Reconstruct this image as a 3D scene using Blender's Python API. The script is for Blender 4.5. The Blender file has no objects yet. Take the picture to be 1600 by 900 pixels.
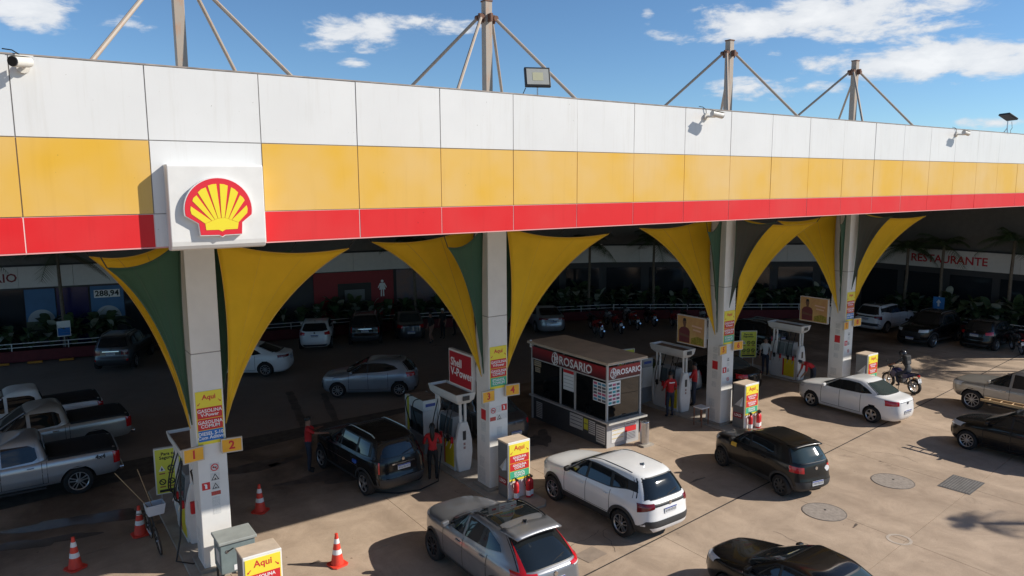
import bpy, bmesh, math, random
import numpy as np
from mathutils import Matrix, Vector
random.seed(7)
SC = bpy.context.scene
COL = SC.collection
R = math.radians

# ---------------------------------------------------------------- camera
cam_d = bpy.data.cameras.new('camera')
cam_d.sensor_width = 36.0
cam_d.lens = 1152.0 / 1600.0 * 36.0
cam_d.clip_start = 0.1
cam_d.clip_end = 3000.0
cam = bpy.data.objects.new('camera', cam_d)
COL.objects.link(cam)
yaw, pitch, roll = R(34.70), R(7.94), R(-0.33)
fw = Vector((math.sin(yaw) * math.cos(pitch), math.cos(yaw) * math.cos(pitch), -math.sin(pitch)))
rt = Vector((math.cos(yaw), -math.sin(yaw), 0))
up = rt.cross(fw)
rt2 = rt * math.cos(roll) + up * math.sin(roll)
up2 = -rt * math.sin(roll) + up * math.cos(roll)
mw = Matrix((rt2, up2, -fw)).transposed().to_4x4()
mw.translation = Vector((0, 0, 8.6))
cam.matrix_world = mw
SC.camera = cam

# ---------------------------------------------------------------- sun and sky
SUN_DIR = Vector((1.216, -0.868, 1.0)).normalized()      # towards the sun
SUN_EL = math.asin(SUN_DIR.z)
SUN_AZ = math.atan2(SUN_DIR.x, SUN_DIR.y)                 # clockwise from +Y
sun_d = bpy.data.lights.new('sun', 'SUN')
sun_d.energy = 5.0
sun_d.angle = R(0.5)
sun_d.color = (1.0, 0.935, 0.84)
sun = bpy.data.objects.new('sun', sun_d)
COL.objects.link(sun)
sun.rotation_euler = SUN_DIR.to_track_quat('Z', 'Y').to_euler()
sun.location = (60, -45, 60)

world = bpy.data.worlds.new('World')
SC.world = world
world.use_nodes = True
wt = world.node_tree
wt.nodes.clear()
def wn(t, **k):
    n = wt.nodes.new(t)
    for a, b in k.items():
        setattr(n, a, b)
    return n
def wl(a, b): wt.links.new(a, b)
def wmath(op, a, b=None, c=None, clamp=False):
    n = wn('ShaderNodeMath', operation=op)
    n.use_clamp = clamp
    for i, v in enumerate((a, b, c)):
        if v is None: continue
        if isinstance(v, (int, float)): n.inputs[i].default_value = v
        else: wl(v, n.inputs[i])
    return n.outputs[0]
sky = wn('ShaderNodeTexSky', sky_type='NISHITA')
sky.sun_disc = False
sky.sun_elevation = SUN_EL
sky.sun_rotation = SUN_AZ
sky.altitude = 1500
sky.air_density = 1.0
sky.dust_density = 0.1
sky.ozone_density = 2.0
tc = wn('ShaderNodeTexCoord')
sep = wn('ShaderNodeSeparateXYZ')
wl(tc.outputs['Generated'], sep.inputs[0])
dx, dy, dz = sep.outputs
az = wmath('ARCTAN2', dx, dy)
hor = wmath('SQRT', wmath('ADD', wmath('MULTIPLY', dx, dx), wmath('MULTIPLY', dy, dy)))
el = wmath('ARCTAN2', dz, hor)
comb = wn('ShaderNodeCombineXYZ')
wl(wmath('MULTIPLY', az, 1.0), comb.inputs[0]); wl(wmath('MULTIPLY', el, 2.6), comb.inputs[1])
def noise(vec, scale, detail, rough, dist=0.0):
    n = wn('ShaderNodeTexNoise')
    n.inputs['Scale'].default_value = scale
    n.inputs['Detail'].default_value = detail
    n.inputs['Roughness'].default_value = rough
    n.inputs['Distortion'].default_value = dist
    wl(vec, n.inputs['Vector'])
    return n.outputs['Fac']
n1 = noise(comb.outputs[0], 13.0, 8.0, 0.62, 0.25)
n2 = noise(comb.outputs[0], 3.4, 3.0, 0.5)
n3 = noise(comb.outputs[0], 42.0, 4.0, 0.6)
def px_dir(px, py):
    d = rt2 * ((px - 800) / 1152) + up2 * (-(py - 450) / 1152) + fw
    return math.atan2(d.x, d.y), math.atan2(d.z, math.hypot(d.x, d.y))
CLOUDS = [(1310, 26, 255, 36, 1.0), (1450, 92, 205, 32, .98), (1215, 136, 115, 18, .7), (545, 50, 95, 25, .82), (660, 36, 80, 15, .8),
          (35, 14, 95, 26, 1.0), (190, 38, 50, 14, .7), (552, 100, 26, 9, .55), (1012, 20, 14, 8, .6), (1560, 190, 60, 14, .7), (1210, 82, 24, 9, .6),
          (1000, 120, 40, 10, .35)]
field = None
for (cx, cy, sx, sy, amp) in CLOUDS:
    a0, e0 = px_dir(cx, cy)
    sa = sx / 1152 / (1 + ((cx - 800) / 1152) ** 2)
    se = sy / 1152 / math.sqrt(1 + ((cx - 800) / 1152) ** 2)
    ua = wmath('DIVIDE', wmath('SUBTRACT', az, a0), sa)
    ue = wmath('DIVIDE', wmath('SUBTRACT', el, e0), se)
    q = wmath('ADD', wmath('MULTIPLY', ua, ua), wmath('MULTIPLY', ue, ue))
    g = wmath('MULTIPLY', wmath('EXPONENT', wmath('MULTIPLY', q, -0.9)), amp)
    field = g if field is None else wmath('MAXIMUM', field, g)
# fair-weather clouds over the rest of the sky
rest = wmath('MULTIPLY', wmath('SUBTRACT', n2, 0.56, clamp=True), 3.2)
behind = wmath('SUBTRACT', 1.0, wmath('EXPONENT', wmath('MULTIPLY', wmath('POWER', wmath('ABSOLUTE', wmath('SUBTRACT', az, yaw)), 6.0), -3.0)))
field = wmath('MAXIMUM', field, wmath('MULTIPLY', rest, behind))
dens = wmath('ADD', field, wmath('MULTIPLY', wmath('SUBTRACT', n1, 0.5), 2.3))
dens = wmath('ADD', dens, wmath('MULTIPLY', wmath('SUBTRACT', n3, 0.5), 0.35))
cl = wn('ShaderNodeMapRange')
cl.interpolation_type = 'SMOOTHSTEP'
cl.inputs['From Min'].default_value = 0.30
cl.inputs['From Max'].default_value = 0.80
wl(wmath('MULTIPLY', dens, wmath('MINIMUM', wmath('MULTIPLY', field, 4.0), 1.0)), cl.inputs['Value'])
above = wmath('GREATER_THAN', el, 0.0)
fac = wmath('MULTIPLY', wmath('MULTIPLY', cl.outputs[0], above), 0.93)
shade = wn('ShaderNodeMixRGB')
shade.inputs[1].default_value = (5.2, 5.6, 6.2, 1)
shade.inputs[2].default_value = (8.4, 8.5, 8.6, 1)
wl(wmath('MULTIPLY', dens, 0.8, clamp=True), shade.inputs[0])
mix = wn('ShaderNodeMixRGB')
wl(fac, mix.inputs[0])
tint = wn('ShaderNodeMixRGB', blend_type='MULTIPLY')
tint.inputs[0].default_value = 1.0; tint.inputs[2].default_value = (0.72, 0.93, 1.08, 1)
wl(sky.outputs[0], tint.inputs[1])
wl(tint.outputs[0], mix.inputs[1])
wl(shade.outputs[0], mix.inputs[2])
bg = wn('ShaderNodeBackground')
bg.inputs['Strength'].default_value = 0.098
wl(mix.outputs[0], bg.inputs['Color'])
wo = wn('ShaderNodeOutputWorld')
wl(bg.outputs[0], wo.inputs['Surface'])

world.cycles.sampling_method = 'MANUAL'
world.cycles.sample_map_resolution = 256
SC.view_settings.view_transform = 'Standard'
SC.view_settings.look = 'None'
SC.view_settings.gamma = 1.0
SC.view_settings.exposure = 0.2
SC.view_settings.use_curve_mapping = False
SC.cycles.max_bounces = 6
SC.cycles.use_denoising = True

# ---------------------------------------------------------------- materials
MATS = {}
def mat(name, col, rough=0.5, metal=0.0, var=0.0, scale=4.0, bump=0.0, bscale=40.0, coat=0.0, spec=0.5, emis=None, emis_s=0.0, pos=False, col2=None, detail=5.0, trans=0.0, stretch=None):
    if name in MATS: return MATS[name]
    m = bpy.data.materials.new(name)
    m.use_nodes = True
    nt = m.node_tree
    b = nt.nodes['Principled BSDF']
    b.inputs['Base Color'].default_value = (*col, 1)
    b.inputs['Roughness'].default_value = rough
    b.inputs['Metallic'].default_value = metal
    b.inputs['Specular IOR Level'].default_value = spec
    if coat:
        b.inputs['Coat Weight'].default_value = coat
        b.inputs['Coat Roughness'].default_value = 0.04
    if emis:
        b.inputs['Emission Color'].default_value = (*emis, 1)
        b.inputs['Emission Strength'].default_value = emis_s
    if trans:
        b.inputs['Transmission Weight'].default_value = trans
    if var or bump:
        if pos:
            g = nt.nodes.new('ShaderNodeNewGeometry'); src = g.outputs['Position']
        else:
            g = nt.nodes.new('ShaderNodeTexCoord'); src = g.outputs['Object']
        if stretch:
            mp = nt.nodes.new('ShaderNodeMapping'); mp.inputs['Scale'].default_value = stretch
            nt.links.new(src, mp.inputs['Vector']); src = mp.outputs[0]
    if var:
        n = nt.nodes.new('ShaderNodeTexNoise')
        n.inputs['Scale'].default_value = scale; n.inputs['Detail'].default_value = detail
        n.inputs['Roughness'].default_value = 0.6
        nt.links.new(src, n.inputs['Vector'])
        rmp = nt.nodes.new('ShaderNodeValToRGB')
        c2 = col2 if col2 else tuple(min(1, c * (1 + var)) for c in col)
        c1 = tuple(c * (1 - var) for c in col) if not col2 else col
        rmp.color_ramp.elements[0].position = 0.32; rmp.color_ramp.elements[0].color = (*c1, 1)
        rmp.color_ramp.elements[1].position = 0.70; rmp.color_ramp.elements[1].color = (*c2, 1)
        nt.links.new(n.outputs['Fac'], rmp.inputs[0])
        nt.links.new(rmp.outputs[0], b.inputs['Base Color'])
    if bump:
        n = nt.nodes.new('ShaderNodeTexNoise')
        n.inputs['Scale'].default_value = bscale; n.inputs['Detail'].default_value = 4
        nt.links.new(src, n.inputs['Vector'])
        bp = nt.nodes.new('ShaderNodeBump')
        bp.inputs['Strength'].default_value = bump; bp.inputs['Distance'].default_value = 0.02
        nt.links.new(n.outputs['Fac'], bp.inputs['Height'])
        nt.links.new(bp.outputs[0], b.inputs['Normal'])
    MATS[name] = m
    return m

# ---------------------------------------------------------------- mesh helpers
def link(o, parent=None):
    COL.objects.link(o)
    if parent is not None: o.parent = parent
    return o
def tag(o, label=None, cat=None, group=None, kind=None):
    if label: o['label'] = label
    if cat: o['category'] = cat
    if group: o['group'] = group
    if kind: o['kind'] = kind
    return o
def thing(name, label, cat, loc=(0, 0, 0), rz=0.0, group=None):
    o = bpy.data.objects.new(name, None)
    o.empty_display_size = 0.3
    COL.objects.link(o)
    o.location = loc; o.rotation_euler = (0, 0, rz)
    return tag(o, label, cat, group)
class MB:
    def __init__(s): s.v = []; s.f = []; s.m = []
    def add(s, vs, fs, mi=0):
        k = len(s.v)
        s.v += [tuple(map(float, p)) for p in vs]
        s.f += [tuple(k + i for i in f) for f in fs]
        s.m += [mi] * len(fs)
        return s
    def box(s, x0, x1, y0, y1, z0, z1, mi=0):
        if x1 < x0: x0, x1 = x1, x0
        if y1 < y0: y0, y1 = y1, y0
        vs = [(x, y, z) for z in (z0, z1) for (x, y) in ((x0, y0), (x1, y0), (x1, y1), (x0, y1))]
        return s.add(vs, [(3, 2, 1, 0), (4, 5, 6, 7), (0, 1, 5, 4), (1, 2, 6, 5), (2, 3, 7, 6), (3, 0, 4, 7)], mi)
    def cyl(s, p0, p1, r0, r1=None, n=10, mi=0, cap=True):
        r1 = r0 if r1 is None else r1
        p0, p1 = Vector(p0), Vector(p1)
        d = (p1 - p0).normalized()
        a = d.orthogonal().normalized(); b = d.cross(a)
        vs = []
        for p, r in ((p0, r0), (p1, r1)):
            for i in range(n):
                t = 2 * math.pi * i / n
                vs.append(p + (a * math.cos(t) + b * math.sin(t)) * r)
        fs = [(i, (i + 1) % n, n + (i + 1) % n, n + i) for i in range(n)]
        if cap: fs += [tuple(range(n - 1, -1, -1)), tuple(range(n, 2 * n))]
        return s.add(vs, fs, mi)
    def tube(s, pts, r, n=6, mi=0, close=False):
        pts = [Vector(p) for p in pts]
        N = len(pts)
        rings = []
        prev = None
        for i, p in enumerate(pts):
            if close: t = pts[(i + 1) % N] - pts[i - 1]
            else: t = pts[min(i + 1, N - 1)] - pts[max(i - 1, 0)]
            t.normalize()
            if prev is None: a = t.orthogonal().normalized()
            else:
                a = prev - t * prev.dot(t)
                if a.length < 1e-5: a = t.orthogonal()
                a.normalize()
            prev = a
            b = t.cross(a)
            rr = r[i] if isinstance(r, (list, tuple)) else r
            rings.append([p + (a * math.cos(2 * math.pi * k / n) + b * math.sin(2 * math.pi * k / n)) * rr for k in range(n)])
        vs = [q for rg in rings for q in rg]
        fs = []
        for i in range(N if close else N - 1):
            j = (i + 1) % N
            for k in range(n):
                k2 = (k + 1) % n
                fs.append((i * n + k, i * n + k2, j * n + k2, j * n + k))
        if not close: fs += [tuple(range(n - 1, -1, -1)), tuple((N - 1) * n + k for k in range(n))]
        return s.add(vs, fs, mi)
    def grid(s, P, mi=0, wrap=False):
        nr, nc = len(P), len(P[0])
        vs = [p for row in P for p in row]
        fs = []
        for i in range(nr - 1):
            for j in range(nc if wrap else nc - 1):
                j2 = (j + 1) % nc
                fs.append((i * nc + j, i * nc + j2, (i + 1) * nc + j2, (i + 1) * nc + j))
        return s.add(vs, fs, mi)
    def prism(s, poly, o, u, w, h, mi=0):
        """poly 2-D points (a,b) -> o + u*a + w*b, extruded along h"""
        o, u, w, h = Vector(o), Vector(u), Vector(w), Vector(h)
        n = len(poly)
        a = [o + u * p[0] + w * p[1] for p in poly]
        vs = a + [p + h for p in a]
        fs = [tuple(range(n - 1, -1, -1)), tuple(range(n, 2 * n))] + [(i, (i + 1) % n, n + (i + 1) % n, n + i) for i in range(n)]
        return s.add(vs, fs, mi)
    def lathe(s, prof, n=20, axis='z', o=(0, 0, 0), mi=0):
        o = Vector(o)
        P = []
        for k in range(n):
            t = 2 * math.pi * k / n
            row = []
            for r, h in prof:
                if axis == 'z': row.append(o + Vector((r * math.cos(t), r * math.sin(t), h)))
                elif axis == 'y': row.append(o + Vector((r * math.cos(t), h, r * math.sin(t))))
                else: row.append(o + Vector((h, r * math.cos(t), r * math.sin(t))))
            P.append(row)
        P.append(P[0])
        return s.grid(P, mi)
    def mesh(s, name, mats, smooth=False):
        me = bpy.data.meshes.new(name)
        me.from_pydata(s.v, [], s.f)
        for m in (mats if isinstance(mats, (list, tuple)) else [mats]): me.materials.append(m)
        if any(s.m): me.polygons.foreach_set('material_index', s.m)
        if smooth: me.polygons.foreach_set('use_smooth', [True] * len(me.polygons))
        me.update()
        return me
    def obj(s, name, mats, parent=None, smooth=False, bevel=0.0, fix=True):
        me = s.mesh(name, mats, smooth)
        if fix: fix_normals(me)
        o = bpy.data.objects.new(name, me)
        if bevel:
            b = o.modifiers.new('bevel', 'BEVEL'); b.width = bevel; b.segments = 2; b.limit_method = 'ANGLE'; b.angle_limit = R(40)
        if smooth and smooth != 'full':
            try: me.set_sharp_from_angle(angle=R(40))
            except Exception: pass
        return link(o, parent)
def fix_normals(me):
    bm = bmesh.new(); bm.from_mesh(me)
    bmesh.ops.recalc_face_normals(bm, faces=bm.faces)
    bm.to_mesh(me); bm.free()
def clone(me_obj, parent=None, loc=None, rot=None):
    o = me_obj.copy()
    COL.objects.link(o)
    o.parent = parent
    if loc is not None: o.location = loc
    if rot is not None: o.rotation_euler = rot
    return o
def copy_tree(o, parent=None):
    c = o.copy(); COL.objects.link(c); c.parent = parent
    for ch in list(o.children): copy_tree(ch, c)
    return c
# flat lettering, turned into meshes at the end of the script
TEXTS = []
def text(s, size, o, u, w, m, parent=None, align='CENTER', name='lettering', bold=0.0, sx=1.0, ext=0.0015, spacing=1.0):
    c = bpy.data.curves.new(name, 'FONT')
    c.body = s; c.size = size; c.align_x = align; c.align_y = 'CENTER'
    c.extrude = ext; c.offset = bold; c.resolution_u = 2; c.space_character = spacing; c.space_line = 0.85
    c.materials.append(m)
    ob = bpy.data.objects.new(name, c)
    COL.objects.link(ob)
    u, w = Vector(u).normalized(), Vector(w).normalized()
    n = u.cross(w)
    M = Matrix((u * sx, w, n)).transposed().to_4x4()
    M.translation = Vector(o)
    ob.parent = parent
    ob.matrix_local = M
    TEXTS.append(ob)
    return ob
def bake_texts():
    dg = bpy.context.evaluated_depsgraph_get()
    for ob in TEXTS:
        me = bpy.data.meshes.new_from_object(ob.evaluated_get(dg))
        me.name = 'lettering'
        n = bpy.data.objects.new('tmp', me)
        nm = ob.name.split('.')[0]
        COL.objects.link(n)
        n.parent = ob.parent
        n.matrix_local = ob.matrix_local.copy()
        cd = ob.data
        bpy.data.objects.remove(ob); bpy.data.curves.remove(cd)
        n.name = nm

WHITE = mat('white_paint', (0.78, 0.78, 0.77), 0.45, var=0.05, scale=1.3)
BLACK = mat('black_plastic', (0.012, 0.012, 0.013), 0.5)
RUBBER = mat('rubber', (0.018, 0.017, 0.017), 0.85, var=0.3, scale=6)
STEEL = mat('steel', (0.55, 0.55, 0.56), 0.32, metal=0.9, var=0.1, scale=8)
GREY = mat('grey_paint', (0.30, 0.31, 0.32), 0.5, var=0.08)
REDP = mat('red_paint', (0.62, 0.02, 0.025), 0.42, var=0.1)
YEL = mat('yellow_paint', (0.85, 0.66, 0.03), 0.5, var=0.05)
ORA = mat('orange_sign', (0.85, 0.42, 0.03), 0.5, var=0.06)
GRN = mat('green_print', (0.06, 0.42, 0.24), 0.5)
BLU = mat('blue_print', (0.015, 0.16, 0.5), 0.5)
REDT = mat('red_print', (0.60, 0.025, 0.03), 0.5)
BLK = mat('black_print', (0.02, 0.02, 0.02), 0.6)
WHT = mat('white_print', (0.82, 0.82, 0.82), 0.5)
# ================================================================ ground
def ground_mat(name, base, dark, light, stain=0.5, sc=1.0, rough=0.85, oil=False):
    m = bpy.data.materials.new(name); m.use_nodes = True
    nt = m.node_tree; b = nt.nodes['Principled BSDF']
    g = nt.nodes.new('ShaderNodeNewGeometry')
    def nz(s, d, r=0.6, dist=0.0):
        n = nt.nodes.new('ShaderNodeTexNoise'); n.inputs['Scale'].default_value = s; n.inputs['Detail'].default_value = d
        n.inputs['Roughness'].default_value = r; n.inputs['Distortion'].default_value = dist
        nt.links.new(g.outputs['Position'], n.inputs['Vector']); return n.outputs['Fac']
    def ramp(f, p0, c0, p1, c1):
        r = nt.nodes.new('ShaderNodeValToRGB')
        r.color_ramp.elements[0].position = p0; r.color_ramp.elements[0].color = (*c0, 1)
        r.color_ramp.elements[1].position = p1; r.color_ramp.elements[1].color = (*c1, 1)
        nt.links.new(f, r.inputs[0]); return r.outputs[0]
    def mx(t, f, a, c):
        n = nt.nodes.new('ShaderNodeMixRGB'); n.blend_type = t
        if isinstance(f, float): n.inputs[0].default_value = f
        else: nt.links.new(f, n.inputs[0])
        nt.links.new(a, n.inputs[1]); nt.links.new(c, n.inputs[2]); return n.outputs[0]
    c = ramp(nz(0.22 * sc, 6, 0.62, 0.4), 0.33, dark, 0.68, light)
    c2 = ramp(nz(1.6 * sc, 6, 0.7), 0.3, tuple(x * 0.86 for x in base), 0.72, tuple(min(1, x * 1.1) for x in base))
    c = mx('MIX', 0.5, c, c2)
    fine = ramp(nz(34 * sc, 4, 0.7), 0.25, (0.80, 0.80, 0.80), 0.75, (1.12, 1.11, 1.10))
    c = mx('MULTIPLY', 0.8, c, fine)
    st = ramp(nz(0.55, 5, 0.75, 1.2), 0.64, (1, 1, 1), 0.73, (1 - stain, 1 - stain, 1 - stain))
    c = mx('MULTIPLY', 1.0, c, st)
    if oil:
        sp = ramp(nz(2.3, 3, 0.5, 0.3), 0.74, (1, 1, 1), 0.78, (0.45, 0.43, 0.42))
        c = mx('MULTIPLY', 1.0, c, sp)
        # tyre-darkened tracks along the lanes
        w = nt.nodes.new('ShaderNodeMapping'); w.inputs['Scale'].default_value = (0.9, 0.05, 1)
        nt.links.new(g.outputs['Position'], w.inputs['Vector'])
        n = nt.nodes.new('ShaderNodeTexNoise'); n.inputs['Scale'].default_value = 1.1; n.inputs['Detail'].default_value = 5
        nt.links.new(w.outputs[0], n.inputs['Vector'])
        c = mx('MULTIPLY', 0.7, c, ramp(n.outputs['Fac'], 0.35, (0.80, 0.79, 0.78), 0.65, (1.1, 1.1, 1.1)))
    if oil:
        c = mx('MULTIPLY', 0.9, c, ramp(nz(0.9, 9, 0.72, 0.8), 0.36, (0.80, 0.79, 0.78), 0.60, (1.04, 1.04, 1.04)))
        c = mx('MULTIPLY', 1.0, c, ramp(nz(6.5, 2, 0.5), 0.755, (1, 1, 1), 0.775, (0.55, 0.53, 0.50)))
        # oil-soaked floor past the columns, colour darkened further to deepen the canopy shade
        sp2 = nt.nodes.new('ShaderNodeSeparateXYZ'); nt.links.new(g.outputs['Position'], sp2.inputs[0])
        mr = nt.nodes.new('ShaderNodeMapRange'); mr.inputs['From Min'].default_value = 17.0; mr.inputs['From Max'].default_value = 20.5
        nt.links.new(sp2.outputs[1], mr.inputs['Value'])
        oil_shade = nt.nodes.new('ShaderNodeMath'); oil_shade.operation = 'MULTIPLY'; nt.links.new(mr.outputs[0], oil_shade.inputs[0]); nt.links.new(nz(0.35, 5, 0.6, 0.5), oil_shade.inputs[1])
        c = mx('MULTIPLY', 1.0, c, ramp(oil_shade.outputs[0], 0.25, (1, 1, 1), 0.62, (0.38, 0.35, 0.33)))
    nt.links.new(c, b.inputs['Base Color'])
    b.inputs['Roughness'].default_value = rough
    b.inputs['Specular IOR Level'].default_value = 0.3
    bp = nt.nodes.new('ShaderNodeBump'); bp.inputs['Strength'].default_value = 0.25; bp.inputs['Distance'].default_value = 0.01
    nt.links.new(nz(60 * sc, 3), bp.inputs['Height']); nt.links.new(bp.outputs[0], b.inputs['Normal'])
    return m
M_ASPH = ground_mat('asphalt', (0.275, 0.222, 0.18), (0.22, 0.176, 0.142), (0.33, 0.268, 0.215), 0.45)
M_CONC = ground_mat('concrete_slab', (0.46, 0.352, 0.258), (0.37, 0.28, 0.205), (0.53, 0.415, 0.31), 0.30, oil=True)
gr = MB().add([(-600, -300, -0.06), (900, -300, -0.06), (900, 1200, -0.06), (-600, 1200, -0.06)], [(0, 1, 2, 3)]).obj('ground', M_ASPH)
tag(gr, 'dark asphalt ground around the filling station', 'ground', kind='structure')
ap = MB().add([(-80, -80, -0.035), (120, -80, -0.035), (120, 4.5, -0.035), (-80, 4.5, -0.035)], [(0, 1, 2, 3)]).obj('bounce_apron', M_CONC)  # out-of-view sheet added to bounce sunlight in under the canopy
tag(ap, 'unseen pale concrete apron added to bounce sunlight under the canopy', 'apron', kind='structure')
fc = bpy.data.objects.new('forecourt', None); COL.objects.link(fc)
tag(fc, 'tan concrete forecourt of large cast slabs', 'forecourt', kind='structure')
MB().add([(-30, 4, -0.03), (60, 4, -0.03), (60, 25.5, -0.03), (-30, 25.5, -0.03)], [(0, 1, 2, 3)]).obj('joint_bed', mat('joint_filler', (0.10, 0.08, 0.06), 0.9, var=0.3), fc)
# slabs laid with their long joints slightly skewed to the fascia, as the drain joint runs
SK = math.tan(R(6.45))
def slab_pt(x, y): return (x, y + SK * (x - 10.0))
ys = [-11.6, -6.6, -1.6, 3.4, 7.6, 11.72, 15.9, 20.3, 24.6]
xs = [-24.0 + 4.6 * i for i in range(18)]
for j in range(len(ys) - 1):
    for i in range(len(xs) - 1):
        g = 0.006
        x0, x1, y0, y1 = xs[i] + g, xs[i + 1] - g, ys[j] + g, ys[j + 1] - g
        if j == 4: y1 -= 0.03
        c = [slab_pt(x0, y0), slab_pt(x1, y0), slab_pt(x1, y1), slab_pt(x0, y1)]
        if all(p[0] > 2.9 * max(p[1], 0.1) + 6 for p in c) or max(p[1] for p in c) < 4: continue
        mb = MB()
        mb.add([(*p, -0.028) for p in c] + [(*p, 0.0) for p in c], [(4, 5, 6, 7), (0, 1, 5, 4), (1, 2, 6, 5), (2, 3, 7, 6), (3, 0, 4, 7)])
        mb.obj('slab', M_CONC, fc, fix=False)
# worn rubber seal in the long joint
dj = MB()
N = 40
for i in range(N):
    a = 2.0 + (44.0 - 2.0) * i / N; b_ = 2.0 + (44.0 - 2.0) * (i + 1) / N - 0.0
    w0 = 0.018 + 0.007 * random.random()
    y0 = 11.72 - 0.02
    p = [(*slab_pt(a, y0 - w0), 0.004), (*slab_pt(b_, y0 - w0), 0.004), (*slab_pt(b_, y0 + w0), 0.004), (*slab_pt(a, y0 + w0), 0.004)]
    dj.add(p, [(0, 1, 2, 3)])
dj.obj('joint_seal', mat('joint_rubber', (0.028, 0.024, 0.022), 0.9, var=0.3), fc, fix=False)
# manhole lids, grating, ring
M_LID = mat('cast_iron_lid', (0.30, 0.255, 0.215), 0.7, metal=0.0, var=0.22, scale=9, bump=0.5, bscale=60)
def manhole(x, y, r, label):
    t = thing('manhole_cover', label, 'manhole cover', (x, y, 0))
    MB().lathe([(0, 0.010), (r - 0.03, 0.010), (r - 0.03, 0.002)], 40).obj('lid', M_LID, t, smooth=True)
    MB().lathe([(r - 0.026, 0.002), (r - 0.026, 0.012), (r - 0.004, 0.012), (r + 0.0, 0.002)], 40).obj('rim', mat('lid_rim', (0.17, 0.145, 0.122), 0.8, var=0.2), t)
    MB().lathe([(0, 0.016), (0.03, 0.016), (0.03, 0.009)], 10, o=(0.12, 0.05, 0)).obj('lifting_key', BLACK, t)
manhole(17.27, 10.51, 0.56, 'round grey manhole cover nearest the bottom black car')
manhole(20.74, 10.54, 0.58, 'round grey manhole cover beyond the small black hatchback')
t = thing('floor_grating', 'rectangular dark metal floor grating in the concrete', 'grating', (22.1, 9.28, 0), R(6))
MB().box(-0.62, 0.62, -0.42, 0.42, 0.001, 0.008).obj('frame', mat('grate_frame', (0.09, 0.085, 0.08), 0.7, var=0.2), t)
for i in range(11):
    MB().box(-0.57, 0.57, -0.385 + i * 0.072, -0.345 + i * 0.072, 0.006, 0.016).obj('bar', mat('grate_bar', (0.16, 0.15, 0.14), 0.6, var=0.2), t)
t = tag(MB().lathe([(0.22, 0.001), (0.22, 0.006), (0.29, 0.006), (0.29, 0.001)], 30).obj('inspection_ring', mat('ring', (0.44, 0.37, 0.30), 0.8, var=0.15)), 'small pale ring set in the concrete near bottom right', 'inspection ring')
t.location = (17.36, 8.57, 0.0)
# wet / oily marks on the dark floor
def puddle(cx, cy, rx, ry, rot, label, m, seed, z=0.0035):
    rr = random.Random(seed)
    n = 44; ph = [rr.uniform(0, 6.28) for _ in range(5)]
    pts = []
    for i in range(n):
        a = 2 * math.pi * i / n
        k = 1 + 0.25 * math.sin(2 * a + ph[0]) + 0.2 * math.sin(3 * a + ph[1]) + 0.13 * math.sin(5 * a + ph[2]) + 0.08 * math.sin(9 * a + ph[3])
        x, y = rx * k * math.cos(a), ry * k * math.sin(a)
        pts.append((cx + x * math.cos(rot) - y * math.sin(rot), cy + x * math.sin(rot) + y * math.cos(rot), z))
    o = MB().add(pts, [tuple(range(n))]).obj('floor_stain', m, fix=False)
    tag(o, label, 'stain', 'stains on the concrete floor', kind='structure')
M_WET = mat('wet_film', (0.11, 0.088, 0.07), 0.16, spec=0.6, var=0.2, scale=2)
M_OIL = mat('oil_stain', (0.13, 0.10, 0.078), 0.6, var=0.35, scale=3)
def tyre_mark(pts, w, label):
    P = []
    n = 8
    pp = [Vector((*p, 0)) for p in pts]
    for i in range(len(pp) - 1):
        p0, p1, p2, p3 = pp[max(i - 1, 0)], pp[i], pp[i + 1], pp[min(i + 2, len(pp) - 1)]
        for k in range(n):
            t_ = k / n
            P.append(.5 * ((2 * p1) + (p2 - p0) * t_ + (2 * p0 - 5 * p1 + 4 * p2 - p3) * t_ ** 2 + (3 * p1 - p0 - 3 * p2 + p3) * t_ ** 3))
    P.append(pp[-1])
    rows = []
    for i, p in enumerate(P):
        d_ = (P[min(i + 1, len(P) - 1)] - P[max(i - 1, 0)]).normalized(); nn = Vector((-d_.y, d_.x, 0)); ww = w * (.7 + .5 * random.random())
        zz = Vector((0, 0, .0035 if p.y < 24.5 + SK * (p.x - 10) else -.055))
        rows.append([p - nn * ww + zz, p + nn * ww + zz])
    tag(MB().grid(rows).obj('tyre_mark', M_OIL, fix=False), label, 'tyre mark', 'stains on the concrete floor', kind='structure')
tyre_mark([(9.54, 30.5), (9.2, 28.9), (8.4, 25.2), (7.88, 23.4), (7.18, 22.6), (6.25, 22.3)], .16, 'curved tyre mark sweeping past the attendant')
tyre_mark([(10.65, 29.4), (10.3, 28.1), (9.48, 24.9), (8.82, 23.5)], .14, 'curved tyre mark in front of the silver hatchback')
puddle(1.4, 21.3, 1.5, 0.42, R(-18), 'wet puddle beside the nearest silver pickup', M_WET, 3)
puddle(0.2, 20.6, 0.9, 0.3, R(-14), 'thin wet patch left of the puddle', M_WET, 4)
puddle(7.9, 20.3, 1.7, 0.5, R(-10), 'oily stain under the black station wagon', M_OIL, 5)
puddle(5.6, 22.6, 1.5, 0.3, R(-6), 'dark stain between column one and the black station wagon', M_OIL, 6)
puddle(2.9, 20.1, 0.28, 0.14, R(0), 'small oil spot beside the left traffic cone', M_OIL, 9)
puddle(14.6, 19.4, 0.8, 0.35, R(60), 'oily stain beside the kiosk wall', M_OIL, 10)
puddle(16.2, 13.9, 0.28, 0.05, R(5), 'thin oil streak in front of the kiosk end', M_OIL, 11)
puddle(4.75, 17.1, 0.10, 0.07, 0, 'small brown spot right of the utility cabinet', M_OIL, 12)
puddle(5.35, 15.75, 0.10, 0.05, 0, 'small brown spot left of the sunlit traffic cone', M_OIL, 13)
puddle(17.2, 9.6, 0.13, 0.035, R(10), 'small oil streak below the nearer manhole cover', M_OIL, 14)

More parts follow.
